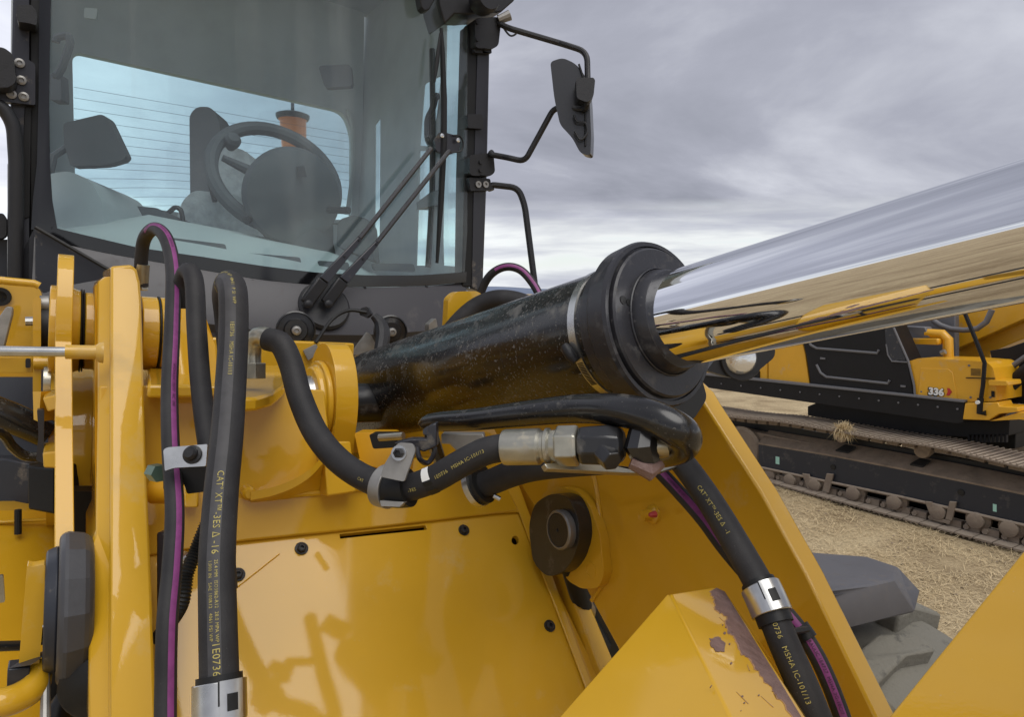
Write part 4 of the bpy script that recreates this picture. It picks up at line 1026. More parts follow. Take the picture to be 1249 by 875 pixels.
# B: slimmer hose left of it, disappears behind
hB, oB = hose([(224, 375, 1.14), (223, 345, 1.13), (230, 331, 1.11), (237, 345, 1.09), (240, 400, 1.06), (245, 470, 1.02), (254, 540, 0.98), (268, 620, 0.95), (276, 720, 0.92)], 0.0145)
# C: hose with the purple stripe
hC, oC = hose([(173, 350, 1.32), (172, 322, 1.31), (176, 292, 1.29), (189, 279, 1.25), (203, 292, 1.20), (211, 330, 1.15), (210, 400, 1.08), (207, 470, 1.02), (208, 540, 0.96), (213, 620, 0.90), (210, 690, 0.85), (204, 760, 0.81), (202, 850, 0.78), (202, 910, 0.76)], 0.0118, label='black hose with a purple stripe on the left')
stripe_on_hose(hC, 0.0118, 0.13, 1.4, 0.0075, 0.0055, purple, oC)
print_on_hose(hC, 0.0122, [("MSHA 2G-10C/7  HOSE 1E4737  XT  MSHA 2G  -6  HYD HOSE", 0.12, 0.0038, 0.0035), ("HYDRAULIC 1E4737  76C  1N0", 0.52, 0.004, 0.0035)], darkink, oC)
fc = MB().tube([P(172, 348, 1.32), P(174, 322, 1.31)], [0.013, 0.0125], 20).build('hose_ferrule', fitting, oC)
MB().tube([P(173, 354, 1.32), P(173, 346, 1.32)], 0.012, 6).build('hex_nut', fitting, oC, smooth=False)
MB().tube([P(172.5, 346, 1.325), P(176, 335, 1.32)], [0.008, 0.009], 12).build('fitting_neck', fitting, oC)
# D: curved hose from the elbow fitting to the ferrule
hD, oD = hose([(327, 414, 1.13), (343, 420, 1.12), (355, 445, 1.11), (366, 485, 1.09), (385, 528, 1.06), (412, 561, 1.03), (446, 584, 1.0), (485, 596, 0.97), (524, 587, 0.955), (562, 566, 0.945), (592, 551, 0.94), (620, 545.5, 0.935)], 0.0192, label='black hose curving from the elbow fitting to the silver ferrule')
MB().tube(trace([(309, 452, 1.16), (309, 430, 1.16), (312, 414, 1.15), (322, 411, 1.14), (334, 415, 1.125)], 8), [0.013] * 16 + [0.0165] * 17, 20).build('elbow_fitting', fitting, oD)
MB().tube([P(309, 462, 1.16), P(309, 443, 1.16)], 0.021, 6).build('hex_nut', fitting, oD, smooth=False, bevel=0.001)
print_on_hose(hD, 0.0192, [("1E0736   MSHA IC-101/13", s_at(hD, 536, 582), 0.0048, -0.001), ("-3ES", s_at(hD, 504, 594), 0.0045, -0.006), ("CAT", s_at(hD, 448, 585), 0.0042, -0.006)], hoseink, oD)
stripe_on_hose(hD, 0.0194, s_at(hD, 518, 590), s_at(hD, 530, 585), 0.022, 0.013, white, oD, 'hose_tag', 0.0010)
stripe_on_hose(hD, 0.0196, s_at(hD, 519, 590), s_at(hD, 531, 585), 0.052, 0.0, rubber2, oD, 'tape_band', 0.0006)
# E: hose behind, coming out below
hE, oE = hose([(585, 593, 1.12), (600, 588, 1.11), (622, 579, 1.09), (650, 571, 1.07), (690, 566, 1.05), (740, 562, 1.03)], 0.021)
MB().lathe(P(588, 590, 1.12), (P(600, 586, 1.11) - P(585, 592, 1.12)).normalized(), [(-0.012, 0.030), (-0.008, 0.034), (0.004, 0.034), (0.004, 0.026)], 30).build('rubber_sleeve', rubber2, oE)
MB().lathe(P(583, 592, 1.12), (P(600, 586, 1.11) - P(585, 592, 1.12)).normalized(), [(-0.008, 0.033), (-0.008, 0.0355), (0.002, 0.0355), (0.002, 0.033)], 30).build('sleeve_clamp', steel, oE)
MB().tube([P(602, 605, 1.1), P(610, 609, 1.1)], 0.004, 8).build('clamp_tip', steel, oE)
# F: right-hand hose down the far plate
hF, oF = hose([(790, 520, 1.10), (815, 545, 1.06), (838, 572, 1.02), (868, 615, .965), (900, 668, .915), (930, 722, .875), (956, 785, .84), (980, 840, .815), (1004, 900, .79)], 0.0187, label='thick black hydraulic hose with yellow lettering on the right')
print_on_hose(hF, 0.0187, [("MSHA IC-101/13", 0.055, 0.0045, -0.003), ("CAT\u00b0 XT\u2122-3ES \u0394  -1", 0.155, 0.0060, -0.004), ("28.0 MPA WP 4061", 0.318, 0.0030, 0.000), ("PSI WP", 0.318, 0.0030, -0.005), ("1E0736   MSHA IC-101/13", 0.345, 0.0062, -0.004)], hoseink, oF)
# G: purple hose beside it
hG, oG = hose([(775, 540, 1.12), (796, 566, 1.09), (824, 596, 1.05), (856, 632, 1.01), (886, 672, .975), (930, 722, .94), (962, 752, .92), (990, 790, .90), (1012, 835, .88), (1038, 905, .86)], 0.0108, label='slim black hose with a purple stripe on the right')
stripe_on_hose(hG, 0.0108, 0.0, 0.9, 0.0085, 0.002, purple, oG)
print_on_hose(hG, 0.0112, [("HYDRAULIC 1E4737  MSHA 2G-10C/7", 0.36, 0.0042, 0.0), ("HOSE MSHA 2G-10C", 0.09, 0.003, 0.0)], darkink, oG)
MB().tube([P(980, 764, .905), P(992, 760, .90)], 0.0001, 4) if False else None
i0 = min(range(len(hG)), key=lambda i: (hG[i] - P(982, 768, .905)).length)
MB().tube([hG[i0 - 1], hG[i0 + 1], hG[i0 + 2]], 0.0145, 18).build('cable_tie', rubber2, oG)
MB().tube([P(958, 772, .86), P(985, 768, .89)], 0.004, 6).build('tie_strap', rubber2, oG)

# silver band clamps on hose A and F
def strap(path, radius, i, half, parent, side=1, rub=True):
    T = (path[i + half] - path[i - half]).normalized(); c = path[i]
    n = (CAM - c); n = (n - T * n.dot(T)).normalized(); b_ = n.cross(T)
    if rub: MB().tube([path[j] for j in range(i - half - 1, i + half + 3)], radius + 0.003, 28).build('rubber_sleeve', rubber2, parent)
    cl = MB().tube([path[j] for j in range(i - half, i + half + 1)], radius + 0.0065, 36).build('band_clamp', steel, parent, angle=30, bevel=0.001, label='silver band clamp round the hose')
    hh = (path[i + half] - path[i - half]).length / 2
    # folded tongue and slot on the face
    def onb(u_, v_, lift): 
        ph = u_ / radius; return c + T * v_ + (n * math.cos(ph) + b_ * math.sin(ph)) * (radius + 0.0065 + lift)
    def patch(u0, u1, v0, v1, lift, th, name, m_):
        rows = [[onb(u0 + (u1 - u0) * a / 6, v, lift) for a in range(7)] for v in (v0, v1)]
        MB().sheet(rows, -n * th).build(name, m_, cl, fix=True)
    s_ = side
    patch(s_ * 0.000, s_ * 0.016, -hh * 1.02, hh * 1.02, 0.0022, 0.002, 'clamp_tongue', steel)
    patch(s_ * 0.0045, s_ * 0.0115, -hh * 0.35, hh * 0.5, 0.0030, 0.001, 'clamp_slot', rubber2)
    patch(s_ * -0.0012, s_ * 0.0002, -hh, hh * .2, 0.0008, 0.001, 'clamp_slit', rubber2)
    return cl
iA = near(hA, 268, 855)
strap(hA, 0.0188, iA, 3, oA)
iF = near(hF, 937, 733)
strap(hF, 0.0190, iF, 3, oF)
# clamp on D (grey strap with bolt, to the left of the ferrule)
iD = near(hD, 484, 596)
T = (hD[iD + 2] - hD[iD - 2]).normalized()
MB().tube([hD[j] for j in range(iD - 2, iD + 4)], 0.0275, 28).build('rubber_sleeve', rubber2, oD, label='black rubber sleeve inside the grey clamp')
SC = Plane(P(485, 580, 0.94), (CAM - P(485, 580, 0.94)) * 0.8 + U * -0.3)
dc = MB().tube([hD[j] for j in range(iD - 5, iD - 1)], 0.0305, 32).build('p_clamp', dullsteel, oD, bevel=0.001, label='grey steel clamp on the curving hose')
slab('clamp_leg', SC, [(480, 548, 4), (486, 540, 5), (503, 541, 5), (507, 549, 4), (497, 576), (493, 588), (464, 582), (468, 568)], -0.006, dullsteel, parent=dc, r=3, bev=0.002, off=0.012)
slab('clamp_foot', SC, [(463, 611), (493, 613), (488, 619), (464, 618)], -0.02, dullsteel, parent=dc, bev=0.001)
b1_ = MB().lathe(SC.at(487, 553, 0.012), SC.n, [(0, 0.0105), (0.003, 0.0105), (0.003, 0.008)], 20).build('washer', steel, dc)
MB().lathe(SC.at(487, 553, 0.015), SC.n, [(0, 0.0072), (0.007, 0.0070), (0.008, 0.004), (0.005, 0.004), (0.005, 0)], 6).build('clamp_bolt', plastic, dc, angle=20)
# bracket that carries this clamp: dark strap arms up to the barrel
MB().prism([P(*p, 0.99) for p in [(480, 541), (500, 536), (520, 536), (522, 520), (532, 516), (533, 545), (517, 552), (508, 548)]], FW * 0.03).build('clamp_bracket', pillarm, loader, bevel=0.002)
MB().tube(trace([(508, 545, .99), (512, 560, .99), (522, 565, 1.0), (530, 552, 1.0), (528, 540, 1.0)], 5), 0.004, 8).build('bracket_strap', pillarm, loader)
MB().tube([P(524, 525, 1.02), P(545, 588, 1.08)], [0.011, 0.009], 8).build('bracket_leg', blacktube, loader)
MB().prism([P(*p, 1.12) for p in [(538, 530), (590, 530), (592, 540), (574, 545), (570, 552), (556, 550), (548, 542), (538, 542)]], FW * 0.04).build('sensor_block', dullsteel, loader, bevel=0.002)
MB().prism([P(*p, 1.4) for p in rpx([(432, 528), (480, 528), (500, 560), (498, 580), (440, 566)], 4)], FW * 0.06).build('pin_block', yellow_far, loader, bevel=0.004)
MB().prism([P(*p, 1.3) for p in rpx([(450, 530), (484, 530), (488, 546), (455, 548)], 3)], FW * 0.05).build('valve_body', rubber2, loader, bevel=0.003)
MB().tube([P(463, 534, 1.27), P(492, 532, 1.25)], 0.007, 10).build('adapter', fitting, loader)
# clamp block C2 on the left hoses
CB = Plane(P(225, 560, 0.90), (FW * -1 + UP * 0.35))
blk2 = MB().prism([P(*p, 0.93) for p in rpx([(199, 574, 3), (204, 566, 4), (250, 563), (252, 600, 4), (228, 603), (226, 596), (222, 584, 6), (210, 584, 6), (206, 600), (199, 598, 3)], 3)], FW * 0.05).build('clamp_block', rubber2, loader, bevel=0.004)
cpl = slab('clamp_plate', CB, [(199, 549, 4), (204, 546, 3), (253, 542), (251, 569), (212, 571, 5), (201, 575, 2)], -0.004, steel, parent=blk2, r=2, bev=0.001, off=0.0)
MB().lathe(CB.at(235, 555), CB.n, [(0, 0.0125), (0.003, 0.012), (0.004, 0.009), (0.010, 0.0085), (0.013, 0.006), (0.013, 0)], 24).build('clamp_bolt', plastic, cpl)
MB().tube([P(187, 576, 1.0), P(196, 578, 0.98)], 0.013, 6).build('clamp_nut', mat('green_zinc', (0.12, 0.2, 0.16), 0.4, metal=0.6), blk2, smooth=False)
# corrugated cable sleeve behind hose A
cs = trace([(252, 640, 1.0), (240, 670, .99), (228, 700, .97), (220, 740, .96), (192, 780, 1.0)], 60)
cs = resample(cs, 0.0022)
MB().tube(cs, [0.0085 if k % 2 else 0.0105 for k in range(len(cs))], 12).build('corrugated_sleeve', rubber2, loader)
MB().lathe(P(226, 683, 1.03), -Vector((0.1, 1, 0)), [(0, 0.013), (0.02, 0.013), (0.022, 0)], 16).build('steel_stud', steel, loader)
MB().prism([P(190, 650, 1.10), P(204, 650, 1.1), P(204, 905, .98), P(190, 905, .98)], FW * 0.03).build('side_bracket', pillarm, loader, bevel=0.004)

# ================================================================== FOREGROUND ARMS
def quad_slab(name, pts, off, m_=yellow, bev=0.004, label=None, parent=loader):
    return MB().prism([P(*p) for p in pts], off).build(name, m_, parent, bevel=bev, label=label, fix=True)
# box-section arm with a chipped edge, lower centre: three faces meeting on the ridge (815,728)-(905,900)
a1, a2, a3 = P(640, 905, .80), P(806, 736, .86), P(818, 726, .86)
r1, r2 = P(818, 724, .85), P(906, 905, .64)
t1 = P(870, 716, .93)
FP = Plane(r1, (t1 - r1).cross(r2 - r1))
if FP.n.dot(CAM - r1) < 0: FP = Plane(r1, -FP.n)
t2, t3 = FP.at(884, 722), FP.at(1000, 905)
bx = MB()
down = (r2 - r1).normalized()
back = Vector((0.25, 0.30, -0.35))
v = [P(655, 905, .74), P(804, 738, .845), P(814, 727, .845), r1, r2, t1, t2, t3,
     P(655, 905, .74) + back, P(804, 738, .845) + back, P(814, 727, .845) + back, t1 + back, t2 + back, t3 + back]
bx.add(v, [(0, 1, 2, 3, 4), (3, 5, 6, 7, 4), (0, 8, 9, 1), (1, 9, 10, 2), (2, 10, 11, 5, 3), (5, 11, 12, 6), (6, 12, 13, 7), (7, 13, 8, 0, 4), (8, 13, 12, 11, 10, 9)])
ym = mat('yellow_paint_chipped', Y1, 0.40, coat=0.8, coat_rough=0.05, coat_ior=1.5, var=0.10, vscale=3.0, bump=0.05, bscale=9, speck=0.1, speck_scale=300, dust_color=(0.55, 0.42, 0.22), dust=0.1, dscale=4, coat_tex=True)
arm = bx.build('arm_tip', ym, loader, bevel=0.006, seg=3, angle=25, label='yellow box arm end with a worn rust brown edge')
# worn patch: bare metal plate area following the edge, ragged
random.seed(5)
edge_out = [(874, 717.5), (884, 722), (900, 748), (922, 784), (948, 826), (972, 866), (996, 905)]
inn = [(984, 905), (966, 872), (948, 848), (940, 838), (926, 822), (918, 806), (905, 796), (897, 778), (888, 770), (886, 752), (873, 744), (872, 730), (867, 722)]
def rag(pts, amp, n=7):
    o_ = []
    for (a_, b_), (c_, d_) in zip(pts, pts[1:]):
        for k in range(n):
            t_ = k / n; o_.append((a_ + (c_ - a_) * t_ + random.uniform(-amp, amp), b_ + (d_ - b_) * t_ + random.uniform(-amp, amp)))
    o_.append(pts[-1]); return o_
def pc_at(x, y): return FP.at(x, y, 0.0008)
ri = rag(inn, 1.6)
prim = mat('primer_edge', (0.40, 0.23, 0.12), 0.6, var=0.4, vscale=60)
MB().prism([FP.at(x, y, 0.0005) for x, y in edge_out + [(x - random.uniform(0.6, 2.2), y + random.uniform(-0.3, 1.2)) for x, y in ri]], -FP.n * 0.003).build('primer_patch', prim, arm, smooth=False)
MB().prism([pc_at(x, y) for x, y in edge_out + ri], -FP.n * 0.003).build('worn_patch', rust, arm, smooth=False)
for _ in range(9):
    x0_, y0_ = random.uniform(840, 930), random.uniform(735, 850)
    if x0_ > 868 + (y0_ - 720) * .55 or x0_ < 822 + (y0_ - 724) * .55: continue
    L_ = random.uniform(8, 26); a_ = random.uniform(0.7, 1.4)
    MB().tube([FP.at(x0_, y0_, 0.0003), FP.at(x0_ + L_ * math.cos(a_), y0_ + L_ * math.sin(a_), 0.0003)], [0.0003, 0.0006], 5).build('scratch', prim, arm)
MB().prism([pc_at(x, y) for x, y in rag([(866, 780), (876, 777), (885, 784), (884, 796), (874, 795), (868, 789), (866, 780)], 1.0, 4)[:-1]], -FP.n * 0.003).build('worn_patch', rust, arm, smooth=False)
for _ in range(16):
    x, y = random.uniform(862, 960), random.uniform(760, 870)
    if x > 868 + (y - 720) * .58: continue
    s_ = random.uniform(0.8, 2.2)
    MB().prism([pc_at(x + s_ * math.cos(a_) * random.uniform(.5, 1.1), y + s_ * math.sin(a_) * random.uniform(.5, 1.1)) for a_ in [k * 1.05 for k in range(6)]], -FP.n * 0.003).build('paint_chip', rust, arm, smooth=False)
# big near plate bottom right
NP = Plane(P(1180, 800, 0.62), (FW * -1 + RT * -0.25 + UP * 0.15))
MB().prism([NP.at(*p) for p in [(1252, 668), (1480, 390), (2100, 300), (2100, 960), (1060, 960), (1070, 895), (1087, 872)]], FW * 0.03 + RT * 0.045).build('near_arm_plate', yellow, loader, bevel=0.003, fix=True, label='smooth yellow plate filling the lower right corner')

la0, la1 = Vector((-0.02, 1.02, 1.70)), Vector((1.25, -0.62, 1.92)); lax = (la1 - la0).normalized(); las = lax.cross(Vector((0, 0, 1))).normalized(); lau = las.cross(lax)
MB().box((la0 + la1) / 2, lax * (la1 - la0).length / 2, las * 0.075, lau * 0.06).build('rod_reflection_beam', yellow, loader, bevel=0.006)  # beam added out of view to put yellow bands in the rod's reflection
for sd_ in (-1, 1): MB().tube([la0 + las * 0.14 * sd_ + lau * 0.02, la1 + las * 0.14 * sd_ + lau * 0.02], 0.02, 14).build('hydraulic_hose', rubber, loader)  # unseen tubes added for dark side bands in the same reflection
# ================================================================== FENDER AND TYRE OF THE FAR FRONT WHEEL
FD = 2.15
top = [P(960, 672, 2.6), P(1057, 679, 2.55), P(1095, 692, 2.45), P(1091, 708, 2.25), P(1060, 715, 2.12), P(1016, 722, 2.02), P(940, 728, 1.95)]
fr = [P(940, 728, 1.95), P(1016, 722, 2.02), P(1060, 715, 2.12), P(1091, 708, 2.25), P(1123, 722, 2.3), P(1117, 748, 2.25), P(1039, 765, 2.02), P(940, 792, 1.9)]
fb = MB()
v = [P(960, 672, 2.6), P(1057, 679, 2.55), P(1095, 692, 2.45), P(1123, 721, 2.34), P(1116, 747, 2.28), P(1040, 765, 2.05), P(930, 792, 1.9),
     P(1091, 707, 2.24), P(1060, 714, 2.13), P(1016, 722, 2.02), P(930, 729, 1.93)]
fb.add(v, [(10, 9, 8, 7, 2, 1, 0), (6, 5, 4, 7, 8, 9, 10), (4, 3, 2, 7)])
n_ = len(v)
fo = fb.build('fender', fenderm, loader, fix=True, angle=20, label='grey angular fender over the dusty front tyre')
so_ = fo.modifiers.new('thick', 'SOLIDIFY'); so_.thickness = 0.02; so_.offset = -1
bv = fo.modifiers.new('bevel', 'BEVEL'); bv.width = 0.006; bv.segments = 2; bv.limit_method = 'ANGLE'
wc = P(1000, 1010, 2.45)
wc = Vector((P(1060, 780, 2.3).x + 0.02, 2.32, 0.68))
twn = MB()
twn.lathe(wc, U, [(-0.33, 0.45), (-0.34, 0.54), (-0.30, 0.62), (-0.22, 0.66), (0.22, 0.66), (0.30, 0.62), (0.34, 0.54), (0.33, 0.45), (0.2, 0.4), (-0.2, 0.4)], 72)
ty = twn.build('tyre', tyrem, loader, label='dusty lugged front tyre under the grey fender')
for k in range(15):
    for sd_ in (-1, 1):
        a = 2 * math.pi * (k + (0.5 if sd_ > 0 else 0)) / 15
        er = F * math.cos(a) + Wv * math.sin(a); et = -F * math.sin(a) + Wv * math.cos(a)
        p0 = wc + er * 0.72
        MB().prism([p0 + U * sd_ * 0.02 - et * 0.03, p0 + U * sd_ * 0.02 + et * 0.05, p0 + U * sd_ * 0.18 + et * 0.085, p0 + U * sd_ * 0.34 + et * 0.07 - er * 0.05, p0 + U * sd_ * 0.34 - et * 0.03 - er * 0.05, p0 + U * sd_ * 0.17 - et * 0.01], -er * 0.10).build('tread_lug', tyrem, ty, bevel=0.012, fix=True)
MB().lathe(wc, U, [(-0.25, 0.02), (-0.25, 0.15), (-0.18, 0.2), (-0.15, 0.36), (-0.25, 0.40), (-0.28, 0.45)], 48).build('wheel_rim', yellow, loader, fix=True)
# headlamp of the loader, seen under the rod
hl = MB().lathe(P(905, 438, 2.3), (CAM - P(905, 438, 2.3)).normalized() + U * 0.5, [(-0.06, 0.03), (-0.02, 0.07), (0.0, 0.075), (0.004, 0.072)], 24).build('headlamp', plastic, loader)
MB().lathe(P(905, 437, 2.28), (CAM - P(905, 438, 2.3)).normalized() + U * 0.4, [(-0.01, 0.055), (0.006, 0.045), (0.010, 0.025), (0.011, 0)], 24).build('lamp_lens', lampglass, hl)
MB().prism([P(*p, 2.3) for p in rpx([(862, 452, 4), (880, 428), (946, 424, 6), (945, 436, 6), (922, 455, 6), (895, 462, 6)], 3)], FW * 0.08).build('headlamp_bracket', plastic, loader, bevel=0.006)

# ================================================================== EXCAVATOR
G1 = Plane((0, 0, 0), (0, 0, 1)).at(947, 595); G2 = Plane((0, 0, 0), (0, 0, 1)).at(1240, 676)
EX = (G2 - G1).normalized()                       # along the track, towards the viewer's right
EN = Vector((0, 0, 1)).cross(EX).normalized()     # away from the viewer
if EN.y < 0: EN = -EN
ZU = Vector((0, 0, 1))
S0 = Plane(G1, EN)
EROOT = G1 + EX * 1.6 + EN * 1.6; EROOT.z = 0
ex = empty('excavator', EROOT, 'yellow and black crawler excavator marked 336, parked on its muddy tracks', 'excavator')
def eslab(name, pts, off, thick, m_=yellow_far, parent=ex, bev=0.008, r=0, label=None, holes=()):
    pp = rpx(pts, r) if r else pts
    return MB().prism([S0.at(q[0], q[1], off) for q in pp], EN * thick, [[S0.at(q[0], q[1], off) for q in h_] for h_ in holes]).build(name, m_, parent, bevel=bev, label=label)
def etube(name, pts, off, r, m_, parent=ex, seg=10):
    return MB().tube([S0.at(x, y, off) for x, y in pts], r, seg).build(name, m_, parent)
# --- track loop (s along EX from G1, z up)
def sz(px, py, off=0.0):
    q = S0.at(px, py, off) - G1; return q.dot(EX), q.z
topc = [sz(*p) for p in [(891, 508), (950, 514), (1010, 524), (1078, 536), (1140, 545), (1249, 570)]]
s_l, s_r = -2.3, 3.9
zt = topc[-1][1]
loop2 = []
loop2 += [Vector((s_r, 0, zt * 0.98))]
loop2 += [Vector((a, 0, b_)) for a, b_ in reversed(topc)]
zl = topc[0][1]
for k in range(0, 9):
    a = math.radians(90 + 180 * k / 8); loop2.append(Vector((s_l + zl * 0.46 * math.cos(a), 0, zl / 2 + (zl / 2 - 0.03) * math.sin(a))))
loop2 += [Vector((x_, 0, 0.03)) for x_ in (-1, 0, 1, 2, 3)]
for k in range(0, 8):
    a = math.radians(-90 + 180 * k / 8); loop2.append(Vector((s_r + zt * 0.46 * math.cos(a), 0, zt / 2 + (zt / 2 - 0.03) * math.sin(a))))
loop2.append(loop2[0])
lp3 = [G1 + EX * v.x + ZU * v.z for v in catmull(loop2, 10)]
PITCHT = 0.175
shp = resample(lp3, PITCHT)
track = MB().box(G1 + EX * 0.8 + EN * 0.38 + ZU * 0.42, EX * 2.6, EN * 0.10, ZU * 0.18).build('track_spine', shoe_m, ex)
# one shoe: plate and three grousers, copied round the loop
sh = MB(); WSH = 0.60
sh.box((0, 0, 0), (PITCHT * 0.47, 0, 0), (0, WSH / 2, 0), (0, 0, 0.009))
for gx in (-0.055, 0.0, 0.055): sh.box((gx, 0, 0.012), (0.009, 0, 0), (0, WSH / 2 - 0.005, 0), (0, 0, 0.013))
shoe0 = sh.build('track_shoe', shoe_m, track, smooth=False)
lk = MB(); lk.box((0, 0, 0), (PITCHT * 0.40, 0, 0), (0, 0.03, 0), (0, 0, 0.035)); lk.tube([(-0.05, -0.05, 0), (-0.05, 0.05, 0)], 0.028, 10)
link0 = lk.build('chain_link', shoe_m, track, smooth=False)
def place(o0, first, p, X, Z):
    o = o0 if first else o0.copy()
    if not first: COL.objects.link(o)
    X = X.normalized(); Y_ = Z.cross(X).normalized(); Z = X.cross(Y_)
    o.rotation_euler = Matrix((X, Y_, Z)).transposed().to_euler()
    o.parent = track; o.location = p - WL[track]; WL[o] = p
    return o
for k in range(len(shp) - 1):
    X = (shp[k + 1] - shp[k]); mid = (shp[k] + shp[k + 1]) / 2
    out_ = EN.cross(X).normalized()
    cen = G1 + EX * 0.8 + ZU * 0.4
    if out_.dot(mid - cen) < 0: out_ = -out_
    place(shoe0, k == 0, mid + EN * WSH / 2, X, out_)
    place(link0, k == 0, mid + EN * 0.20 - out_ * 0.055, X, out_)
# track frame: navy box with sloping dusty top, flange along its foot
FO = 0.16
eslab('track_frame', [(925, 541), (1016, 556), (1100, 572), (1175, 587), (1300, 613), (1300, 652), (1200, 629), (1100, 606), (1000, 585), (925, 569)], FO, 0.35, trackbox, bev=0.01, label='dark blue track frame coated with dust')
tsl = MB()
ft = [(925, 541), (1016, 556), (1100, 572), (1175, 587), (1300, 613)]; bk = [(938, 525), (1016, 538), (1100, 553), (1175, 567), (1300, 592)]
tsl.sheet([[S0.at(x, y - 0.5, FO - 0.004) for x, y in ft], [S0.at(x, y, FO + 0.22) for x, y in bk]], -ZU * 0.02)
tsl.build('frame_top', mudm, ex, fix=True)
for (x, y) in ((1031, 549), (1122, 566)):
    MB().prism([S0.at(x - 12, y + 2, FO + 0.06), S0.at(x + 3, y + 5, FO + 0.06), S0.at(x + 13, y - 2, FO + 0.13), S0.at(x, y - 5, FO + 0.13)], ZU * 0.02).build('frame_opening', rubber2, ex)
etube('frame_flange', [(925, 570), (1000, 586), (1100, 607), (1200, 630), (1300, 653)], FO - 0.02, 0.018, shoe_m)
for (x, y) in ((948, 562), (1213, 620)):
    eslab('green_sticker', [(x - 2, y - 5), (x + 2.5, y - 4), (x + 2.5, y + 5), (x - 2, y + 4)], FO - 0.004, 0.003, greenlabel, bev=0)
for (x, y) in ((1172, 601), (1016, 570)):
    MB().lathe(S0.at(x, y, FO - 0.004), -EN, [(0, 0.035), (0.006, 0.033), (0.006, 0)], 16).build('frame_hole', rubber2, ex)
# rollers
r0_ = MB().lathe(S0.at(941, 579, 0.2), -EN, [(-0.1, 0.10), (-0.06, 0.12), (-0.02, 0.12), (0.0, 0.085), (0.05, 0.08), (0.06, 0.05), (0.06, 0)], 20).build('track_roller', shoe_m, ex)
for (x, y) in ((967, 585), (997, 591), (1044, 601), (1094, 612), (1147, 624), (1193, 634), (1234, 644), (1272, 652)):
    c_ = r0_.copy(); COL.objects.link(c_); c_.parent = ex; p_ = S0.at(x, y, 0.2); c_.location = p_ - EROOT; WL[c_] = p_
for (x, y) in ((998, 588), (1148, 622)):
    for dx in (-16, 14):
        eslab('roller_guard', [(x + dx - 4, y - 10), (x + dx + 4, y - 9), (x + dx * .55 + 5, y + 14), (x + dx * .55 - 3, y + 12)], 0.12, 0.03, shoe_m, bev=0.004)
    eslab('roller_guard', [(x - 12, y + 9), (x + 11, y + 14), (x + 10, y + 18), (x - 10, y + 13)], 0.12, 0.03, shoe_m, bev=0.004)
for (x, y) in ((1028, 531), (1127, 549)):
    MB().lathe(S0.at(x, y, 0.26), -EN, [(-0.1, 0.07), (0, 0.09), (0.05, 0.085), (0.06, 0.05), (0.06, 0)], 20).build('carrier_roller', mudm, ex)
MB().lathe(S0.at(905, 548, 0.24), -EN, [(-0.1, 0.30), (0, 0.32), (0.03, 0.28), (0.04, 0.12), (0.08, 0.1), (0.08, 0)], 32).build('idler_wheel', shoe_m, ex)
MB().box(G1 + EX * 0.8 + EN * 0.45 + ZU * 0.40, EX * 2.6, EN * 0.03, ZU * 0.33).build('frame_core', rubber2, ex)
# second track on the far side
tr2 = MB(); tr2.box(G1 + EX * 2.6 + EN * 2.6 + ZU * 0.42, EX * 2.0, EN * 0.3, ZU * 0.38); tr2.build('far_track', shoe_m, ex, bevel=0.2, seg=4)
# --- upper structure
UO = 0.30
eslab('turntable', [(1040, 508), (1240, 516), (1238, 548), (1150, 545), (1090, 530), (1040, 520)], 0.95, 0.8, rubber2)
eslab('underside', [(985, 496), (1000, 490), (1180, 507), (1232, 508), (1230, 532), (1205, 535), (1120, 531), (1050, 520), (985, 507)], 0.62, 0.9, exblack)
for k in range(10):
    eslab('ring_tooth', [(1180 + k * 5, 531), (1182.5 + k * 5, 531), (1182.5 + k * 5, 540), (1180 + k * 5, 540)], 0.58, 0.04, exblack, bev=0)
eslab('side_rail', [(850, 455), (868, 457), (1176, 490), (1175, 516), (1166, 517), (868, 474), (850, 471)], UO - 0.02, 0.2, exblack, bev=0.02)
eslab('rail_highlight', [(850, 454.5), (868, 456), (1176, 488.5), (1176, 491.5), (868, 459), (850, 457.5)], UO - 0.05, 0.1, exgrey, bev=0.005)  # lighter grey strip paints the highlight along the rail's top edge
eslab('body_panel', [(860, 415), (935, 405), (936, 464), (860, 456)], UO + 0.03, 0.3, yellow_far)
eslab('body_panel', [(937, 405), (975, 400), (982, 432), (987.5, 470), (937, 464.5)], UO + 0.03, 0.3, yellow_far)
eslab('body_latch', [(916, 452), (926, 453), (926, 462), (917, 461)], UO + 0.01, 0.03, exblack)
door = eslab('engine_door', [(978, 415), (985, 380), (1084, 380), (1091, 400), (1109, 441), (1116, 484), (988, 471), (983, 435)], UO + 0.01, 0.3, exblack, bev=0.02, label='black engine door with two grey ribs')
etube('door_rib', [(985, 414), (989, 421), (996, 425), (1070, 431), (1072, 427)], UO + 0.005, 0.016, exgrey, door)
etube('door_rib', [(996, 445), (1001, 455), (1008, 460), (1083, 468), (1085, 464)], UO + 0.005, 0.016, exgrey, door)
etube('door_edge', [(1086, 390), (1091, 402), (1108, 441), (1115, 470), (1116, 484)], UO + 0.005, 0.012, exgrey, door)
eslab('door_window', [(1079, 398), (1089, 400), (1105, 440), (1088, 442, 6), (1081, 430)], UO - 0.002, 0.02, navy, r=2, parent=door)
etube('window_rim', [(1081, 420), (1083, 433), (1088, 441), (1107, 442)], UO - 0.002, 0.009, exgrey, door)
hood = eslab('rear_hood', [(1108.5, 441), (1119, 437.5), (1165, 439), (1204, 442, 6), (1211, 449), (1215, 465), (1215, 489.5), (1177, 491), (1117, 484)], UO + 0.02, 0.6, yellow_far, bev=0.03, r=1, label='yellow hood panel marked 336')
eslab('hood_recess', [(1123, 449), (1156, 450), (1162, 455), (1168, 488), (1119, 483)], UO + 0.012, 0.03, yellow_far, parent=hood, bev=0.006)
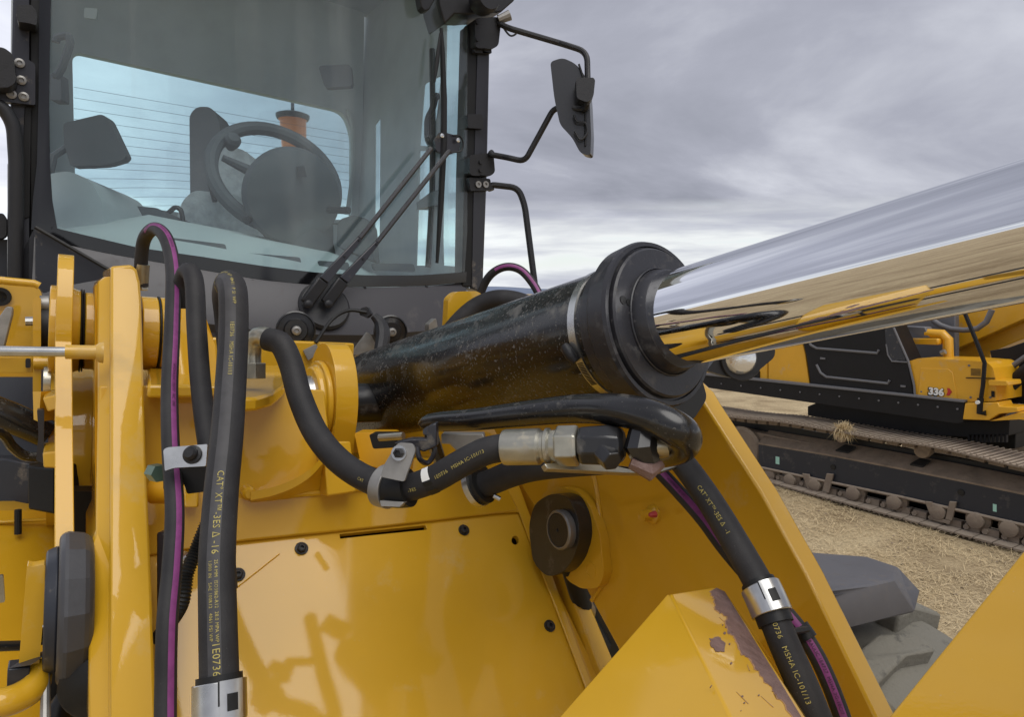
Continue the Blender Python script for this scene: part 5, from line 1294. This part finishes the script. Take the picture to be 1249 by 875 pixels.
eslab('hood_seam', [(1178, 460.6), (1213, 461.5), (1213, 462.5), (1178, 461.6)], UO + 0.008, 0.02, exblack, parent=hood, bev=0)
eslab('hood_ledge', [(1205, 464), (1229, 465), (1230, 471), (1205, 470.5)], UO - 0.05, 0.3, yellow_far, bev=0.01)
def flat_text(txt, px, py, h, plane_off, m_, parent, bold=0.0, shear=0.0):
    cu = bpy.data.curves.new('lettering', 'FONT'); cu.body = txt; cu.size = h * 1.38; cu.offset = bold; cu.extrude = 0.002; cu.resolution_u = 3
    ob = bpy.data.objects.new('lettering', cu); COL.objects.link(ob)
    me = bpy.data.meshes.new_from_object(ob.evaluated_get(bpy.context.evaluated_depsgraph_get()))
    o_ = S0.at(px, py, plane_off)
    mb = MB(); mb.add([o_ + EX * (v.co.x + shear * v.co.y) + ZU * v.co.y - EN * v.co.z for v in me.vertices], [tuple(p.vertices) for p in me.polygons])
    bpy.data.objects.remove(ob); bpy.data.curves.remove(cu)
    return mb.build('model_number', m_, parent, smooth=False)
flat_text('336', 1131.5, 481.5, 0.080, UO + 0.006, exblack, hood, 0.010)
flat_text('336', 1132.3, 481.0, 0.076, UO + 0.000, white, hood, 0.005)
eslab('model_arrow', [(1155, 473.5), (1158, 474), (1161, 478.5), (1157.5, 483), (1154, 482.5), (1156, 478)], UO + 0.006, 0.004, redm, parent=hood, bev=0)
eslab('warning_decal', [(1209, 477), (1213, 477.5), (1213, 485), (1209, 484.5)], UO + 0.010, 0.004, exblack, parent=hood, bev=0)
eslab('step_plate', [(1177, 492), (1217, 491), (1219, 496), (1241, 497), (1241, 503), (1219, 505), (1206, 513), (1174, 512)], UO - 0.04, 0.3, yellow_far, bev=0.008)
eslab('step_plate', [(1206, 514), (1243, 503), (1300, 505), (1300, 518), (1243, 512)], UO - 0.02, 0.25, yellow_far, bev=0.008)
for (x, y) in ((1098, 470), (1000, 436), (1073, 391)):
    eslab('door_latch', [(x, y), (x + 6, y + .6), (x + 6, y + 3), (x, y + 2.4)], UO - 0.004, 0.02, exgrey, parent=door, bev=0.004)
for (x, y) in ((1182, 446), (1200, 447), (1184, 485), (1208, 485), (1124, 478), (1110, 446)):
    MB().lathe(S0.at(x, y, UO + 0.018), -EN, [(0, 0.012), (0.006, 0.011), (0.008, 0)], 10).build('panel_bolt', exgrey, hood)
for k in range(6):
    eslab('grille_slat', [(1184, 450 + k * 1.5), (1196, 450.6 + k * 1.5), (1196, 451.2 + k * 1.5), (1184, 450.6 + k * 1.5)], UO + 0.014, 0.01, exblack, parent=hood, bev=0)
for x in range(880, 1170, 24):
    y = 459 + (x - 868) * 0.1073
    MB().lathe(S0.at(x, y + 8, UO - 0.022), -EN, [(0, 0.012), (0.008, 0.011), (0.010, 0)], 8).build('rail_bolt', exgrey, ex)
# upper details behind the hood
eslab('deck_wall', [(1088, 385), (1165, 385), (1165, 440), (1105, 440)], UO + 0.9, 0.1, exgrey)
etube('hook_bracket', [(1130, 407), (1150, 408), (1156, 414), (1157, 440)], UO + 0.5, 0.055, yellow_far, seg=12)
eslab('hook_arm', [(1105, 413), (1145, 413), (1145, 421), (1107, 420)], UO + 0.4, 0.1, yellow_far, bev=0.02)
eslab('deck_cap', [(1100, 398), (1128, 399), (1134, 412), (1128, 413)], UO + 0.45, 0.15, exgrey, bev=0.01)
MB().tube([S0.at(1148, 431, UO + 0.4), S0.at(1153, 429, UO + 0.4)], 0.03, 8).build('hook_bolt', dullsteel, ex)
eslab('boom', [(1128, 330), (1400, 250), (1400, 318), (1249, 390), (1162, 429)], 1.4, 0.35, yellow_far, bev=0.02, label='rising yellow excavator boom')
eslab('boom_foot', [(1162, 428), (1249, 391), (1300, 375), (1300, 392), (1208, 430), (1206, 440), (1162, 440)], 1.55, 0.3, yellow_far, bev=0.02)
etube('grey_hose', [(1138, 391), (1147, 397), (1160, 401.5), (1176, 403), (1192, 401), (1203, 393), (1210, 378)], 1.1, 0.032, exgrey, seg=12)
etube('hand_rail', [(1176, 380), (1189, 412), (1201, 443), (1199, 470), (1196, 490)], UO - 0.03, 0.020, exblack)
etube('rail_foot', [(1196, 486), (1195, 504), (1203, 504)], UO - 0.04, 0.03, exblack)
MB().lathe(S0.at(1193, 491, UO - 0.08), -EN, [(0, 0.02), (0.02, 0.02), (0.02, 0)], 10).build('rail_bolt', white, ex)
eslab('black_machinery', [(1207, 428), (1230, 424), (1300, 400), (1300, 500), (1216, 489), (1213, 455)], 0.9, 0.6, exblack)  # solid block for the black machinery beside the hood
etube('pipe', [(1214, 462), (1249, 437), (1300, 405)], 0.8, 0.03, exgrey)
etube('arm_cylinder', [(1216, 484), (1249, 455), (1300, 415)], 0.75, 0.07, exblack, seg=14)

# ================================================================== STRAW
def tuft(name, base, n, hgt, spread, m_, lab=None, cat=None, kind=None, hang=0.0):
    mb = MB()
    for _ in range(n):
        a = random.uniform(0, 2 * math.pi); r = random.uniform(0, spread)
        p = base + Vector((math.cos(a) * r, math.sin(a) * r * 0.6, 0))
        l_ = hgt * random.uniform(0.5, 1.1); d = Vector((random.uniform(-.8, .8), random.uniform(-.8, .8), random.uniform(-1.4, 1.0) if hang else random.uniform(.5, 1)))
        d.normalize(); w_ = Vector((math.sin(a), math.cos(a), 0)) * 0.003
        q = p + d * l_ * 0.6; e_ = q + (d + Vector((random.uniform(-.6, .6), random.uniform(-.6, .6), -0.7))) * l_ * 0.4
        mb.add([p - w_, p + w_, q + w_, q - w_, e_], [(0, 1, 2, 3), (3, 2, 4)])
    o_ = mb.build(name, m_, None, smooth=False)
    return tag(o_, lab, cat, kind=kind)
tb = S0.at(1029, 523, 0.05)
tuft('straw_tuft', tb, 380, 0.15, 0.10, strawm, 'tuft of dry straw caught on the top run of the excavator track', 'straw tuft', hang=1)
mb = MB()
def in_view(x, y):
    v = Vector((x, y, 0)) - CAM; d = v.dot(FW)
    if d < 1: return False
    px = 624.5 + FPX * v.dot(RT) / d; py = 437.5 - FPX * v.dot(UP) / d
    return 850 < px < 1330 and 460 < py < 960
cnt = 0
while cnt < 26000:
    y = random.uniform(3.2, 9) if random.random() < 0.8 else random.uniform(9, 22)
    x = random.uniform(0.8, 8) if y < 9 else random.uniform(2.5, 14)
    if not in_view(x, y): continue
    if noise.noise(Vector((x * 1.7, y * 1.7, 5))) < random.uniform(-0.5, 0.25): continue
    z0 = 0.035 * noise.noise(Vector((x * 0.6, y * 0.6, 0)))
    a = random.uniform(0, 2 * math.pi); l_ = random.uniform(0.04, 0.16); up_ = random.uniform(0.0, 0.45) ** 1.5
    d = Vector((math.cos(a), math.sin(a), up_)) * l_; w_ = Vector((-math.sin(a), math.cos(a), 0)) * random.uniform(0.0012, 0.0025)
    p = Vector((x, y, z0 + 0.006)); q = p + d * 0.55 + Vector((0, 0, 0.008)); e_ = p + d + Vector((random.uniform(-.02, .02), random.uniform(-.02, .02), 0))
    mb.add([p - w_, p + w_, q + w_, q - w_, e_], [(0, 1, 2, 3), (3, 2, 4)]); cnt += 1
sg = mb.build('dry_grass', strawm, None, smooth=False); tag(sg, 'loose dry straw and trampled grass over the ground', 'grass', kind='stuff')

mb = MB(); n_ = 0
while n_ < 900:
    y = random.uniform(3.4, 9); x = random.uniform(0.8, 8)
    if not in_view(x, y): continue
    z0 = 0.035 * noise.noise(Vector((x * 0.6, y * 0.6, 0))); r_ = random.uniform(0.005, 0.022)
    pts_ = [Vector((x, y, z0)) + Vector((random.uniform(-1, 1), random.uniform(-1, 1), random.uniform(0, 0.8))) * r_ for _ in range(5)]
    mb.add(pts_, [(0, 1, 2), (0, 2, 3), (0, 3, 4), (0, 4, 1), (1, 3, 2), (1, 4, 3)]); n_ += 1
st = mb.build('loose_clods', mudm, None, smooth=False); tag(st, 'small clods of dry earth scattered over the straw ground', 'clods', kind='stuff')
mb = MB()
for _ in range(500):
    i_ = random.random(); x = 930 + i_ * 350; y = 541 + (x - 925) * 0.19 - random.uniform(0, 14)
    c_ = S0.at(x, y, FO + 0.01 + (541 + (x - 925) * 0.19 - y) / 15 * 0.2); r_ = random.uniform(0.006, 0.025)
    pts_ = [c_ + Vector((random.uniform(-1, 1), random.uniform(-1, 1), random.uniform(-.3, 0.6))) * r_ for _ in range(5)]
    mb.add(pts_, [(0, 1, 2), (0, 2, 3), (0, 3, 4), (0, 4, 1), (1, 3, 2), (1, 4, 3)])
mc = mb.build('caked_mud', mudm, ex, smooth=False); mc['kind'] = 'stuff'
# leafy bush far behind the excavator
bp_ = Vector(P(1236, 425, 15)); bp_.z = 0
bush = empty('green_bush', bp_, 'bright green leafy bush glimpsed behind the excavator boom', 'bush')
mb = MB(); topz = P(1228, 412, 15).z
for _ in range(5000):
    a, b_, c_ = random.gauss(0, .75), random.gauss(0, .6), random.gauss(0, .55)
    p = Vector((bp_.x + a, bp_.y + b_, max(0.3, topz * 0.72 + c_))); s_ = random.uniform(0.03, 0.08)
    d1 = Vector((random.uniform(-1, 1), random.uniform(-1, 1), random.uniform(-1, 1))).normalized(); d2 = d1.orthogonal().normalized()
    mb.add([p - d1 * s_, p + d2 * s_ * .5, p + d1 * s_, p - d2 * s_ * .5], [(0, 1, 2, 3)])
mb.build('foliage', leafm, bush, smooth=False)
mb = MB()
for k in range(6): mb.tube([bp_ + Vector((0.1 * math.cos(k), 0.1 * math.sin(k), 0)), bp_ + Vector((0.5 * math.cos(k), 0.4 * math.sin(k), topz * 0.75))], [0.05, 0.015], 7)
mb.build('stem', barkm, bush)
